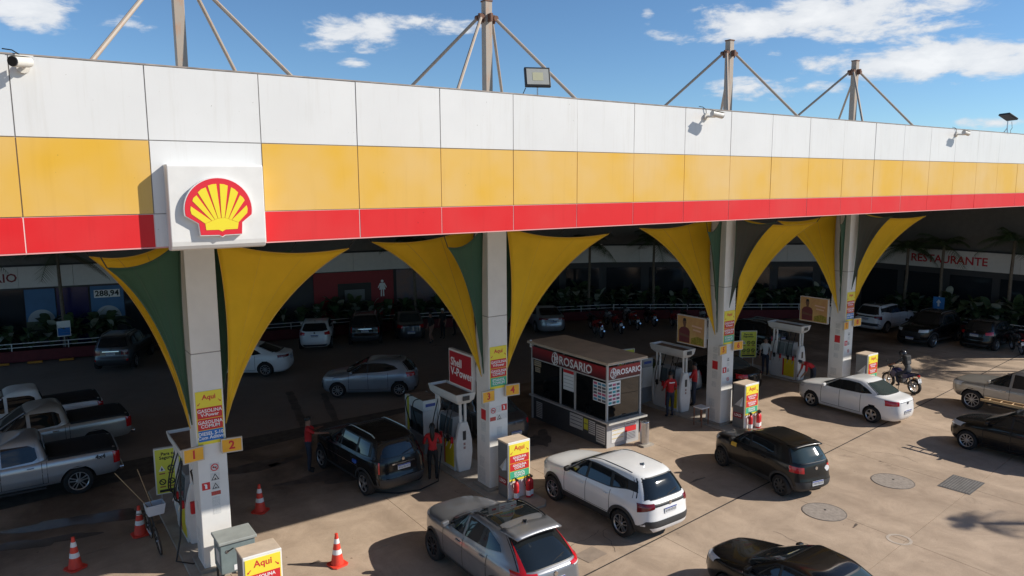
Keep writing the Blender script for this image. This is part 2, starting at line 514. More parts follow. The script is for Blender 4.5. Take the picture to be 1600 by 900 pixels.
o = MB().box(-.32, .32, -.24, .24, .002, .008).obj('concrete_patch', mat('patch', (.27, .21, .16), .9, var=.15, scale=4)); o.location = (10.75, 12.35, 0); o.rotation_euler = (0, 0, R(8))
tag(o, 'small darker square patch in the concrete beside the grey crossover', 'patch', kind='structure')
rk = random.Random(21)
ck = MB()
for (x0, y0, a0) in ((11.3, 12.1, 1.4), (10.4, 12.6, .3), (19.5, 12.6, 2.2), (15.2, 9.2, .9), (22.5, 12.2, -.2), (9.6, 16.3, .5), (14.3, 13.2, 2.6)):
    x, y, a = x0, y0, a0
    for i in range(14):
        a += rk.uniform(-.7, .7); l = rk.uniform(.06, .16); w = rk.uniform(.003, .007)
        x1, y1 = x + l * math.cos(a), y + l * math.sin(a); nx_, ny_ = -math.sin(a) * w, math.cos(a) * w
        ck.add([(x - nx_, y - ny_, .003), (x1 - nx_, y1 - ny_, .003), (x1 + nx_, y1 + ny_, .003), (x + nx_, y + ny_, .003)], [(0, 1, 2, 3)])
        x, y = x1, y1
ck.obj('crack', mat('crack_dirt', (.09, .07, .055), .9), fc, fix=False)
# ================================================================ canopy
PW, YF = 1.51, 11.23
ZB, ZR, ZW, ZT = 7.772, 8.234, 9.234, 10.227
def XN(n): return (n + 1.166) * PW
def fade_mat(name, c0, c1, rough, seed, lo=0.35, hi=0.7):
    m = mat(name, c0, rough, var=0.1, scale=0.55, pos=True, col2=c1, detail=3)
    r = [n for n in m.node_tree.nodes if n.type == 'VALTORGB'][0]
    r.color_ramp.elements[0].position = lo; r.color_ramp.elements[1].position = hi
    return m
M_FW = mat('panel_white', (0.69, 0.69, 0.675), 0.38, var=0.035, scale=0.7, pos=True)
M_FY = fade_mat('panel_yellow', (0.70, 0.40, 0.030), (0.69, 0.455, 0.165), 0.40, 1)
M_FR = fade_mat('panel_red', (0.66, 0.016, 0.020), (0.64, 0.048, 0.048), 0.55, 2, 0.45, 0.85)
for _m in (M_FR,): _m.node_tree.nodes['Principled BSDF'].inputs['Specular IOR Level'].default_value = 0.25
M_GAP = mat('joint_gap', (0.30, 0.28, 0.265), 0.8)
M_GAPW = mat('joint_sealant', (0.74, 0.62, 0.58), 0.7)
def weather(m, amt, lighten=False):
    nt = m.node_tree; b = nt.nodes['Principled BSDF']; src = b.inputs['Base Color'].links[0].from_socket
    g = nt.nodes.new('ShaderNodeNewGeometry'); mp = nt.nodes.new('ShaderNodeMapping'); mp.inputs['Scale'].default_value = (7, 1, .45)
    nt.links.new(g.outputs['Position'], mp.inputs['Vector'])
    n = nt.nodes.new('ShaderNodeTexNoise'); n.inputs['Scale'].default_value = 1.3; n.inputs['Detail'].default_value = 7; n.inputs['Roughness'].default_value = .7
    nt.links.new(mp.outputs[0], n.inputs['Vector'])
    r = nt.nodes.new('ShaderNodeValToRGB'); r.color_ramp.elements[0].position = .52; r.color_ramp.elements[1].position = .78
    k = 1 - amt
    r.color_ramp.elements[0].color = (1, 1, 1, 1); r.color_ramp.elements[1].color = (k, k * .985, k * .96, 1)
    nt.links.new(n.outputs['Fac'], r.inputs[0])
    x = nt.nodes.new('ShaderNodeMixRGB'); x.blend_type = 'MULTIPLY'; x.inputs[0].default_value = 1
    nt.links.new(src, x.inputs[1]); nt.links.new(r.outputs[0], x.inputs[2])
    n2_ = nt.nodes.new('ShaderNodeTexNoise'); n2_.inputs['Scale'].default_value = 24; n2_.inputs['Detail'].default_value = 1
    nt.links.new(g.outputs['Position'], n2_.inputs['Vector'])
    r2 = nt.nodes.new('ShaderNodeValToRGB'); r2.color_ramp.elements[0].position = .80; r2.color_ramp.elements[1].position = .82
    r2.color_ramp.elements[0].color = (1, 1, 1, 1); r2.color_ramp.elements[1].color = (.55, .53, .5, 1)
    nt.links.new(n2_.outputs['Fac'], r2.inputs[0])
    x2 = nt.nodes.new('ShaderNodeMixRGB'); x2.blend_type = 'MULTIPLY'; x2.inputs[0].default_value = 1
    nt.links.new(x.outputs[0], x2.inputs[1]); nt.links.new(r2.outputs[0], x2.inputs[2])
    nt.links.new(x2.outputs[0], b.inputs['Base Color'])
weather(M_FW, .09); weather(M_FY, .06); weather(M_FR, .08)
canopy = thing('station_canopy', 'long canopy roof with white, yellow and red fascia panels', 'canopy', (0, YF, 0))
n0, n1_ = -8, 35
XL, XR_ = XN(n0), XN(n1_)
def panel_mesh(h, m):
    g = 0.007
    return MB().box(g, PW - g, -0.03, 0.0, g, h - g).mesh('fascia_panel', m)
pm = {'w': panel_mesh(ZT - ZW, M_FW), 'y': panel_mesh(ZW - ZR, M_FY), 'r': panel_mesh(ZR - ZB, M_FR), 'yw': panel_mesh(ZW - ZR, M_FW), 'rw': panel_mesh(ZR - ZB, M_FW)}
for me in pm.values(): fix_normals(me)
rp = random.Random(5)
for n in range(n0, n1_):
    for row, z in (('w', ZW), ('y', ZR), ('r', ZB)):
        key = row if not (n == 0 and row in 'yr') else row + 'w'
        o = bpy.data.objects.new({'w': 'white_panel', 'y': 'yellow_panel', 'r': 'red_panel'}[row], pm[key])
        link(o, canopy)
        o.location = (XN(n), rp.uniform(-0.003, 0.003), z)
        o.rotation_euler = (rp.uniform(-.0025, .0025), 0, rp.uniform(-.002, .002))
MB().box(XL, XR_, -0.018, 0.05, ZR, ZT - 0.01).obj('panel_backing', M_GAP, canopy)
MB().box(XL, XR_, -0.024, 0.05, ZB + 0.006, ZR - 0.002).obj('red_panel_backing', M_GAPW, canopy)
MB().box(XL, XR_, -0.032, 0.10, ZT + 0.001, ZT + 0.02).obj('coping', mat('coping', (0.30, 0.26, 0.23), 0.5, var=0.3, pos=True), canopy)
MB().box(XL, XR_, -0.028, 0.06, ZB - 0.012, ZB + 0.004).obj('bottom_trim', mat('bottom_trim', (0.75, 0.35, 0.33), 0.5), canopy)
M_SOF = mat('soffit', (0.55, 0.54, 0.52), 0.8, var=0.1, pos=True)
MB().box(XL, XR_, 0.06, 34.6, 7.95, 8.20).obj('roof_deck', M_SOF, canopy)
MB().box(XL, XL + 0.1, 0.06, 34.6, ZB, ZT).obj('side_fascia', M_FW, canopy)
MB().box(XR_ - 0.1, XR_, 0.06, 20, ZB, ZT).obj('side_fascia', M_FW, canopy)
for yb in (2.5, 5.9, 9.5, 14, 19, 24, 29):
    MB().box(XL + .2, XR_ - .2, yb - 0.06, yb + 0.06, 7.72, 7.95).obj('purlin', mat('purlin', (0.16, 0.16, 0.17), 0.6), canopy)
# emblem sign box
sg = thing('emblem_sign', 'white box sign with red and yellow scallop shell emblem on the fascia', 'sign', (1.915, YF, 0))
SX = 1.285
prof = [(-0.03, 8.91), (-0.255, 8.91), (-0.28, 8.89), (-0.28, 7.85), (-0.268, 7.79), (-0.235, 7.745), (-0.18, 7.725), (-0.03, 7.72)]
MB().prism(prof, (0, 0, 0), (0, 1, 0), (0, 0, 1), (SX, 0, 0)).obj('sign_box', mat('sign_white', (0.70, 0.69, 0.66), 0.42, var=0.04), sg, bevel=0.012)
# scallop emblem, drawn from measured outline points
ec = (SX * 0.49, -0.28, 8.32)
EK = 0.00163
def ept(x, y): return ((x - 525) * EK, (440 - y) * EK)
arc_ = [(525 + 275 * math.cos(a), 462 - 268 * math.sin(a)) for a in [R(-10) + R(200) * i / 30 for i in range(31)]]
outl = arc_ + [(355, 575), (365, 675), (515, 678), (540, 692), (565, 678), (705, 675), (712, 575)]
def grow(P, k): return [(525 + (x - 525) * k, 440 + (y - 440) * k) for x, y in P]
MB().prism([ept(*p) for p in grow(outl, 1.03)], ec, (1, 0, 0), (0, 0, 1), (0, -0.075, 0)).obj('emblem_body', mat('emblem_edge', (0.75, 0.72, 0.70), 0.4), sg)
MB().prism([ept(*p) for p in outl], (ec[0], -0.3555, ec[2]), (1, 0, 0), (0, 0, 1), (0, -0.004, 0)).obj('emblem_red', mat('emblem_red', (0.66, 0.02, 0.035), 0.35), sg)
M_EY = mat('emblem_yellow', (0.80, 0.66, 0.03), 0.35)
rays = [[(405, 578), (300, 495), (293, 462), (297, 428), (458, 556)], [(462, 556), (313, 385), (322, 360), (348, 338), (482, 545)], [(486, 545), (360, 314), (388, 287), (425, 272), (508, 535)],
        [(512, 535), (443, 258), (478, 246), (513, 243), (535, 533)], [(541, 533), (540, 243), (574, 246), (607, 258), (566, 532)], [(570, 532), (633, 272), (664, 290), (690, 318), (596, 541)],
        [(600, 541), (705, 340), (728, 360), (742, 385), (621, 553)], [(625, 553), (757, 428), (763, 462), (758, 495), (680, 575)]]
for P in rays:
    MB().prism([ept(*p) for p in P], (ec[0], -0.3595, ec[2]), (1, 0, 0), (0, 0, 1), (0, -0.004, 0)).obj('emblem_ray', M_EY, sg)
base = [(405, 580), (460, 558), (484, 547), (510, 537), (538, 535), (568, 534), (598, 543), (622, 555), (680, 577), (670, 632), (568, 634), (540, 650), (512, 634), (410, 634)]
MB().prism([ept(*p) for p in base], (ec[0], -0.3598, ec[2]), (1, 0, 0), (0, 0, 1), (0, -0.004, 0)).obj('emblem_base', M_EY, sg)

# columns with masts and stays
M_COLU = mat('column_paint', (0.74, 0.725, 0.69), 0.5, var=0.06, scale=1.5, pos=True)
M_MAST = mat('mast_paint', (0.38, 0.315, 0.25), 0.6, var=0.1, scale=5, pos=True, col2=(0.42, 0.25, 0.16), stretch=(3, 3, .8))
r_ = [n for n in M_MAST.node_tree.nodes if n.type == 'VALTORGB'][0]; r_.color_ramp.elements[0].position = .52; r_.color_ramp.elements[1].position = .72
M_RUST = mat('rust', (0.16, 0.075, 0.045), 0.8, var=0.3, scale=8)
CX = [3.45, 11.08, 20.88, 28.5]
CY0, CY1, CW = 16.7, 17.36, 0.31
def arrow(mb, o, a, L, m=0):
    u = Vector((math.cos(a), 0, math.sin(a))); w = Vector((-math.sin(a), 0, math.cos(a)))
    P = [(-L, -L * .16), (L * .2, -L * .16), (L * .2, -L * .5), (L, 0), (L * .2, L * .5), (L * .2, L * .16), (-L, L * .16)]
    mb.prism(P, o, u, w, (0, -0.002, 0), m)
def fuel_board(parent, x0, x1, z0, z1, y, third):
    """yellow board with the Aqui heading and fuel names, facing -Y"""
    W_, H_ = x1 - x0, z1 - z0
    cx = (x0 + x1) / 2
    MB().box(x0, x1, y - 0.012, y, z0, z1).obj('fuel_board', mat('board_yellow', (0.84, 0.70, 0.05), 0.5), parent)
    yy = y - 0.0125
    text('Aqui', 0.165 * W_ / 0.6, (cx, yy, z1 - 0.115 * H_), (1, 0, 0), (0, 0, 1), REDT, parent, bold=0.004)
    mb = MB(); arrow(mb, (cx - W_ * .40, yy, z1 - .235 * H_), R(225), W_ * .075); arrow(mb, (cx + W_ * .40, yy, z1 - .20 * H_), R(-45), W_ * .075)
    mb.obj('arrow', REDT, parent)
    rows = [('GASOLINA\nV-Power', REDT), ('GASOLINA\nCOMUM', REDT), third]
    h = 0.205 * H_
    for i, (s, m) in enumerate(rows):
        zt = z1 - H_ * 0.305 - i * (h + 0.012)
        MB().box(x0 + .025 * W_, x1 - .025 * W_, yy - .003, yy, zt - h, zt).obj('fuel_row', m, parent)
        text(s, h * 0.43, (cx, yy - 0.004, zt - h / 2), (1, 0, 0), (0, 0, 1), WHT, parent, bold=0.002)
ETA = ('ETANOL\nCOMUM', GRN)
DIE = ('DIESEL S-10\nCom Aditivo', BLU)
ordinal = ['nearest, leftmost', 'second from the left', 'third from the left', 'farthest, rightmost']
M_STK = mat('sticker', (0.62, 0.62, 0.60), 0.5, var=0.12, scale=30)
def col_stickers(t, k):
    y = -0.004
    def st(x, z, w, h, m=M_STK, name='sticker'):
        return MB().box(x - w / 2, x + w / 2, y, 0, z - h / 2, z + h / 2).obj(name, m, t)
    def tri(x, z, s):
        st(x, z, s, s)
        MB().prism([(-s * .42, -s * .36), (s * .42, -s * .36), (0, s * .4)], (x, y - .0005, z), (1, 0, 0), (0, 0, 1), (0, -.002, 0)).obj('warning_triangle', BLK, t)
        MB().prism([(-s * .28, -s * .28), (s * .28, -s * .28), (0, s * .24)], (x, y - .003, z), (1, 0, 0), (0, 0, 1), (0, -.001, 0)).obj('triangle_face', M_STK, t)
        MB().cyl((x, y - .004, z - s * .2), (x, y - .0055, z - s * .2), s * .09, n=8).obj('flame_mark', BLK, t)
    def ban(x, z, s):
        st(x, z, s, s)
        P = []
        MB().lathe([(s * .32, -.001), (s * .32, -.004), (s * .42, -.004), (s * .42, -.001)], 20, 'y', (x, y, z)).obj('ban_ring', REDT, t)
        MB().prism([(-s * .35, -s * .04), (s * .35, -s * .04), (s * .35, s * .04), (-s * .35, s * .04)], (x, y - .003, z), Vector((1, 0, -1)).normalized(), Vector((1, 0, 1)).normalized(), (0, -.0015, 0)).obj('ban_bar', REDT, t)
        MB().box(x - s * .22, x + s * .2, y - .003, y - .001, z - s * .06, z + s * .06).obj('ban_mark', BLK, t)
    def ext(x, z, s):
        st(x, z, s, s, REDT)
        MB().box(x - s * .13, x + s * .13, y - .003, y - .001, z - s * .32, z + s * .2).obj('extinguisher_mark', WHT, t)
        MB().box(x - s * .25, x + s * .05, y - .003, y - .001, z + s * .2, z + s * .3).obj('extinguisher_mark', WHT, t)
    if k == 0:
        ban(.03, 2.42, .2); tri(.03, 2.2, .2); tri(.03, 1.99, .18); ext(-.17, 2.02, .17)
        st(.03, 1.82, .2, .09, mat('red_sticker', (.45, .06, .05), .5, var=.3, scale=40)); st(.02, 1.63, .17, .22); st(.03, 1.41, .17, .16)
    elif k == 1:
        ban(-.18, 2.36, .19); st(.0, 2.38, .16, .19); ext(.19, 2.4, .18); tri(.02, 2.14, .18); st(-.19, 2.12, .19, .11, mat('red_sticker', (.45, .06, .05), .5)); st(.2, 2.15, .16, .16); st(.02, 1.74, .16, .24)
    else:
        tri(.02, 2.42, .14); ext(-.16, 2.05, .2); st(.03, 2.24, .15, .15); tri(.03, 2.03, .15); ban(.03, 1.7, .16)
    # notices on the left flank
    x = -CW - 0.004
    for (yy, z, w, h, m) in [(.2, 2.75, .2, .2, M_STK), (.2, 2.5, .2, .2, M_STK), (.2, 2.2, .24, .3, REDT if k else M_STK), (.2, 1.85, .24, .28, M_STK), (.22, 1.5, .2, .2, M_STK), (.3, .8, .26, .3, M_STK), (.3, .4, .34, .4, M_STK)]:
        if k == 0 and z > 1.6: continue
        MB().box(x, -CW, yy - w / 2 + .1, yy + w / 2 + .1, z - h / 2, z + h / 2).obj('flank_notice', m, t)
for k, cx in enumerate(CX):
    t = thing('canopy_column', f'grey canopy column, {ordinal[k]} of the four, numbered {2*k+1} and {2*k+2}', 'column', (cx, CY0, 0), group='columns carrying the canopy')
    MB().box(-CW, CW, 0, CY1 - CY0, 0.0, 5.02).obj('lower_shaft', M_COLU, t, bevel=0.012)
    MB().box(-CW, CW, 0, CY1 - CY0, 5.035, 7.95).obj('upper_shaft', M_COLU, t, bevel=0.012)
    MB().box(-CW + .004, CW - .004, .004, CY1 - CY0 - .004, 5.0, 5.05).obj('shaft_joint', M_GAP, t)
    MB().box(-.42, .42, -.10, CY1 - CY0 + .1, 0, .12).obj('plinth', mat('plinth', (.30, .27, .23), .8, var=.15, pos=True), t, bevel=.01)
    # mast through the roof (narrower box section), stays on four sides
    mx0, my0, ms, top = (-.03, .36, .105, 13.42)
    MB().box(mx0 - ms, mx0 + ms, my0 - ms, my0 + ms, 8.2, top).obj('mast', M_MAST, t, bevel=.01)
    MB().box(mx0 - ms - .012, mx0 + ms + .012, my0 - ms - .012, my0 + ms + .012, top - .03, top + .01).obj('mast_cap', M_RUST, t)
    zc = 12.98
    MB().box(mx0 - .25, mx0 + .25, my0 - .035, my0 + .035, zc - .12, zc + .1).obj('stay_bracket', M_RUST, t)
    MB().box(mx0 - .035, mx0 + .035, my0 - .25, my0 + .25, zc - .11, zc + .09).obj('stay_bracket', M_RUST, t)
    for (sx, sy) in ((-1, -.72), (1, -.72), (-1, .9), (1, .9)):
        e = Vector((mx0 + sx * 2.35, my0 + sy * 2.75, 10.15))
        s_ = Vector((mx0 + sx * .22, my0 + sy * .1, zc))
        MB().cyl(s_, e + (e - s_) * .3, .043, n=8).obj('stay', M_MAST, t, smooth=True)
        MB().cyl(s_ + Vector((0, .06, 0)), s_ - Vector((0, .06, 0)), .075, n=8).obj('stay_pin', M_RUST, t)
    fuel_board(t, -.275, .275, 2.98, 4.18, -0.003, DIE if k in (0, 3) else ETA)
    # numbered side signs
    for s, n in ((-1, 2 * k + 1), (1, 2 * k + 2)):
        cxs = s * .40
        rzz = R(8) * -s
        u = Vector((math.cos(rzz), math.sin(rzz), 0))
        o_ = Vector((cxs, -.12, 2.86 + .03 * s))
        nv = u.cross(Vector((0, 0, 1)))
        sgn = MB().prism([(-.225, -.165), (.225, -.165), (.225, .165), (-.225, .165)], o_, u, (0, 0, 1), -nv * .06).obj('number_sign', mat('sign_edge', (.55, .5, .42), .5), t)
        MB().prism([(-.2, -.14), (.2, -.14), (.2, .14), (-.2, .14)], o_ + nv * .004, u, (0, 0, 1), -nv * .003).obj('number_face', ORA, t)
        text(str(n), .26, o_ + nv * .006, u, (0, 0, 1), REDT, t, bold=.008)
        MB().cyl(o_ - nv * .03, (s * (CW - .02), .1, 2.86), .02, n=6).obj('sign_bracket', STEEL, t)
    col_stickers(t, k)

# tensioned fabric fins on the columns
def fabric_mat(name, c):
    m = mat(name, c, 0.75, var=0.06, scale=1.2, bump=0.1, bscale=3)
    nt = m.node_tree
    b = nt.nodes['Principled BSDF']
    out = [n for n in nt.nodes if n.type == 'OUTPUT_MATERIAL'][0]
    tr = nt.nodes.new('ShaderNodeBsdfTranslucent')
    src = b.inputs['Base Color'].links[0].from_socket
    nt.links.new(src, tr.inputs['Color'])
    ms = nt.nodes.new('ShaderNodeMixShader'); ms.inputs[0].default_value = 0.22
    nt.links.new(b.outputs[0], ms.inputs[1]); nt.links.new(tr.outputs[0], ms.inputs[2]); nt.links.new(ms.outputs[0], out.inputs['Surface'])
    return m
M_FABY = fabric_mat('yellow_fabric', (0.90, 0.57, 0.018))
M_FABG_SHADE = fabric_mat('shaded_green_fabric', (0.075, 0.072, 0.058))  # green fabric again, its shaded side put into a darker colour
M_FABG = fabric_mat('green_fabric', (0.050, 0.125, 0.075))
def sail(a, b, c, sag_ab, sag_bc, sag_ca, m, label, hemm, bow=0.12, group=None):
    """a near column top, b outer tip, c low point on the column; concave edges"""
    A, B, C = Vector(a), Vector(b), Vector(c)
    G_ = (A + B + C) / 3
    nrm = (B - A).cross(C - A).normalized()
    N = 22
    V = {}; vs = []; fs = []
    rw_ = random.Random(int(abs(B.x * 91 + B.y * 37)))
    ph = rw_.uniform(0, 6)
    for i in range(N + 1):
        for j in range(N + 1 - i):
            u, v = i / N, j / N; w = 1 - u - v
            p = A * w + B * u + C * v
            for (p0, p1, q0, q1, sg_) in ((w, u, A, B, sag_ab), (u, v, B, C, sag_bc), (v, w, C, A, sag_ca)):
                mid = (q0 + q1) / 2
                k = 4 * p0 * p1
                p = p + (G_ - mid) * (sg_ * k)
            p = p + nrm * (bow * 27 * u * v * w)
            p = p + nrm * (.026 * v * math.sin(30 * u / max(1 - v, .15) + ph) * min(1, 6 * u) )
            V[i, j] = len(vs); vs.append(p)
    for i in range(N):
        for j in range(N - i):
            fs.append((V[i, j], V[i + 1, j], V[i, j + 1]))
            if j < N - i - 1: fs.append((V[i + 1, j], V[i + 1, j + 1], V[i, j + 1]))
    o = MB().add(vs, fs).obj('fabric_sail', m, smooth='full', fix=False)
    so = o.modifiers.new('thick', 'SOLIDIFY'); so.thickness = 0.006
    tag(o, label, 'fabric sail', group)
    edge = [vs[V[i, 0]] for i in range(N + 1)] + [vs[V[N - j, j]] for j in range(1, N + 1)] + [vs[V[0, N - j]] for j in range(1, N)]
    MB().tube(edge, .013, 5, close=True).obj('hem_cable', hemm, o)
    for f_ in (.36, .70):
        sm = []
        for j in range(0, N - 2):
            v_ = j; n_ = N - v_
            i0 = f_ * n_; ia = int(i0); fr_ = i0 - ia
            pa, pb = Vector(vs[V[ia, v_]]), Vector(vs[V[min(ia + 1, n_), v_]])
            sm.append(pa.lerp(pb, fr_))
        MB().tube(sm, .009, 4).obj('seam', hemm, o)
    MB().cyl(vs[V[N, 0]], Vector(vs[V[N, 0]]) + (B - G_).normalized() * .22 + Vector((0, 0, .15)), .012, n=5).obj('corner_tie', BLACK, o)
HY = mat('hem_yellow', (0.66, 0.40, 0.05), .7); HG = mat('hem_green', (.05, .10, .065), .7)
place = ['nearest column at the left', 'second column from the left', 'third column from the left', 'farthest column at the right']
for k, cx in enumerate(CX):
    la = 1.92 if k == 0 else 3.0
    sail((cx + .36, 16.75, 7.45), (cx + 2.8, 15.3, 7.25), (cx + .36, 16.85, 3.33),   .14, .60, .16, M_FABY, f'yellow fabric sail on the right of the {place[k]}', HY, group='tensioned fabric sails')
    sail((cx - .36, 17.3, 7.5), (cx - la, 18.2, 7.13), (cx - .36, 17.0, 3.3),   .14, .60, .16, M_FABY, f'yellow fabric sail on the left of the {place[k]}', HY, bow=-.12, group='tensioned fabric sails')
    sail((cx - .33, 16.9, 7.5), (cx - 1.8, 16.25, 7.05), (cx - .33, 16.95, 3.4), .16, .60, .12, M_FABG, f'dark green fabric sail on the left of the {place[k]}', HG, bow=-.1, group='tensioned fabric sails')
    ra, rc = ((cx + .33, 17.2, 7.5), (cx + .33, 17.2, 3.6)) if k < 2 else ((cx + .0, 16.55, 7.5), (cx - .12, 16.62, 4.3))
    sail(ra, (cx + 1.85, 16.25, 7.2) if k < 2 else (cx + 1.15, 15.8, 7.28), rc, .16, .60, .12, M_FABG if k < 2 else M_FABG_SHADE, f'{"dark green" if k < 2 else "shade-darkened green"} fabric sail on the right of the {place[k]}', HG, bow=.1, group='tensioned fabric sails')

# cameras and floodlights on the fascia
M_CAMB = mat('cctv_body', (.62, .60, .55), .5, var=.08)
def cctv(x, z, rz, label):
    t = thing('security_camera', label, 'security camera', (x, YF - .03, z), 0, 'cameras on the fascia')
    MB().cyl((0, 0, 0), (0, -.05, 0), .075, n=14).obj('wall_plate', M_CAMB, t, smooth=True)
    MB().cyl((0, -.03, 0), (.0, -.26, -.02), .025, n=8).obj('arm', M_CAMB, t, smooth=True)
    d = Vector((math.cos(rz), math.sin(rz), -.12)).normalized()
    p = Vector((0, -.27, .03))
    MB().cyl(p - d * .10, p + d * .20, .062, .066, n=14).obj('housing', M_CAMB, t, smooth=True)
    MB().cyl(p + d * .2, p + d * .215, .058, n=14).obj('lens', mat('lens_glass', (.01, .01, .012), .1), t)
    MB().prism([(-.12, -.05), (.24, -.06), (.24, .06), (-.12, .05)], p + Vector((0, 0, .068)), d, d.cross(Vector((0, 0, 1))), (0, 0, .008)).obj('sun_shield', M_CAMB, t)
    MB().tube([(0, -.02, .05), (-.03, -.03, .15), (-.1, 0.0, .2), (-.2, .02, .21)], .008, 5).obj('cable', BLACK, t)
cctv(XN(-0.90), 10.08, R(235), 'white security camera at the left end of the fascia')
cctv(XN(7.42), 10.07, R(-5), 'white security camera near the middle masts on the fascia')
cctv(XN(14.98), 10.07, R(0), 'white security camera at the far right of the fascia')
def floodlight(x, y, z, rz, tilt, label, h):
    t = thing('floodlight', label, 'floodlight', (x, y, z), rz, 'floodlights on the canopy edge')
    MB().tube([(-.03, 0, 0), (0, 0, h * .5), (0, .0, h)], .016, 6).obj('stand', STEEL, t)
    MB().tube([(.12, .06, 0), (0, 0, h * .45)], .012, 6).obj('stand_brace', STEEL, t)
    c, s = math.cos(tilt), math.sin(tilt)
    u, w = Vector((1, 0, 0)), Vector((0, s, c)); n = u.cross(w)
    o = Vector((0, -.02, h + .17))
    MB().prism([(-.245, -.19), (.245, -.19), (.245, .19), (-.245, .19)], o, u, w, -n * .07).obj('housing', BLACK, t, bevel=.01)
    MB().prism([(-.21, -.155), (.21, -.155), (.21, .155), (-.21, .155)], o + n * .002, u, w, n * .004).obj('lens', mat('flood_lens', (.42, .42, .38), .25, var=.06), t)
    MB().prism([(-.10, -.08), (.10, -.08), (.10, .08), (-.10, .08)], o + n * .0065, u, w, n * .002).obj('led_array', mat('led', (.52, .50, .33), .4), t)
    MB().tube([o + Vector((-.22, .05, -.2)), (-.3, .06, h * .4), (-.26, .08, .1), (-.3, .1, 0)], .008, 5).obj('cable', BLACK, t)
floodlight(XN(4.44), YF + .12, ZT - .16, R(-24), R(18), 'square black floodlight standing on the fascia edge beside second mast', .36)
floodlight(XN(17.55), YF + .12, ZT + .0, R(60), R(60), 'small floodlight on a stand at the far right roof edge', .42)
# ================================================================ vehicles
def pchip(pts):
    xs = np.array([p[0] for p in pts], float); ys = np.array([p[1] for p in pts], float)
    h = np.diff(xs); d = np.diff(ys) / h
    m = np.zeros(len(xs))
    for i in range(1, len(xs) - 1):
        if d[i - 1] * d[i] > 0:
            w1, w2 = 2 * h[i] + h[i - 1], h[i] + 2 * h[i - 1]
            m[i] = (w1 + w2) / (w1 / d[i - 1] + w2 / d[i])
    m[0], m[-1] = d[0], d[-1]
    def f(x):
        x = min(max(x, xs[0]), xs[-1])
        i = int(min(max(np.searchsorted(xs, x) - 1, 0), len(h) - 1))
        t = (x - xs[i]) / h[i]
        return float((1 + 2 * t) * (1 - t) ** 2 * ys[i] + t * (1 - t) ** 2 * h[i] * m[i] + t * t * (3 - 2 * t) * ys[i + 1] + t * t * (t - 1) * h[i] * m[i + 1])
    return f
class Shell:
    def __init__(s, front, rear, width, nf=((0, 4.5), (3, 4.5)), nr=((0, 5.5), (3, 5.5)), xm=0.0):
        s.F, s.Rr, s.W = pchip(front), pchip(rear), pchip(width)
        s.nf, s.nr, s.xm = pchip(nf), pchip(nr), xm
        s.z0, s.z1 = front[0][0], front[-1][0]
    def mid(s, z): return min(max(s.xm, s.Rr(z) + .05), s.F(z) - .05)
    def S(s, x, z):
        m = s.mid(z)
        if x >= m: a, n = s.F(z) - m, s.nf(z)
        else: a, n = m - s.Rr(z), s.nr(z)
        q = min(abs(x - m) / a, 1.0)
        return s.W(z) * (1 - q ** n) ** (1 / n)
    def X(s, y, z, end):
        m = s.mid(z)
        if end > 0: a, n = s.F(z) - m, s.nf(z)
        else: a, n = m - s.Rr(z), s.nr(z)
        q = min(abs(y) / s.W(z), 1.0)
        return m + end * a * (1 - q ** n) ** (1 / n)
    def arc(s, end, sgn, t, z):
        """t 0 at the side, 1 at the end's centre"""
        m = s.mid(z)
        a, n = (s.F(z) - m, s.nf(z)) if end > 0 else (m - s.Rr(z), s.nr(z))
        th = t * math.pi / 2
        return (m + end * a * math.sin(th) ** (2 / n), sgn * s.W(z) * max(math.cos(th), 0) ** (2 / n), z)
    def t_of_y(s, end, y, z):
        n = s.nf(z) if end > 0 else s.nr(z)
        c = min(abs(y) / s.W(z), 1) ** (n / 2)
        return math.acos(c) / (math.pi / 2)
    def t_of_x(s, end, x, z):
        m = s.mid(z)
        a, n = (s.F(z) - m, s.nf(z)) if end > 0 else (m - s.Rr(z), s.nr(z))
        q = min(max(abs(x - m) / a, 0), 1) ** (n / 2)
        return math.asin(q) / (math.pi / 2)
    def top(s, x, y):
        lo, hi = s.z0 + .3, s.z1
        for _ in range(26):
            z = (lo + hi) / 2
            if s.Rr(z) <= x <= s.F(z) and abs(y) <= s.S(x, z): lo = z
            else: hi = z
        return lo
    def build(s, mb, levels, Q=12, mi=0):
        P = []
        for z in levels:
            row = []
            for (end, sgn, rng) in ((1, 1, range(0, Q)), (1, -1, range(Q, 0, -1)), (-1, -1, range(0, Q)), (-1, 1, range(Q, 0, -1))):
                for k in rng: row.append(s.arc(end, sgn, k / Q, z))
            P.append(row)
        n = len(P[0])
        k0 = len(mb.v)
        mb.grid(P, mi, wrap=True)
        mb.f.append(tuple(k0 + i for i in range(n - 1, -1, -1))); mb.m.append(mi)
        k1 = k0 + (len(P) - 1) * n
        mb.f.append(tuple(k1 + i for i in range(n))); mb.m.append(mi)
def lerp(pl, t):
    """point on a polyline at fraction t of its vertices' arc length"""
    if len(pl) == 1: return pl[0]
    L = [0]
    for a, b in zip(pl, pl[1:]): L.append(L[-1] + math.hypot(b[0] - a[0], b[1] - a[1]))
    d = t * L[-1]
    for i in range(len(pl) - 1):
        if d <= L[i + 1] + 1e-9:
            u = (d - L[i]) / max(L[i + 1] - L[i], 1e-9)
            return (pl[i][0] + (pl[i + 1][0] - pl[i][0]) * u, pl[i][1] + (pl[i + 1][1] - pl[i][1]) * u)
    return pl[-1]
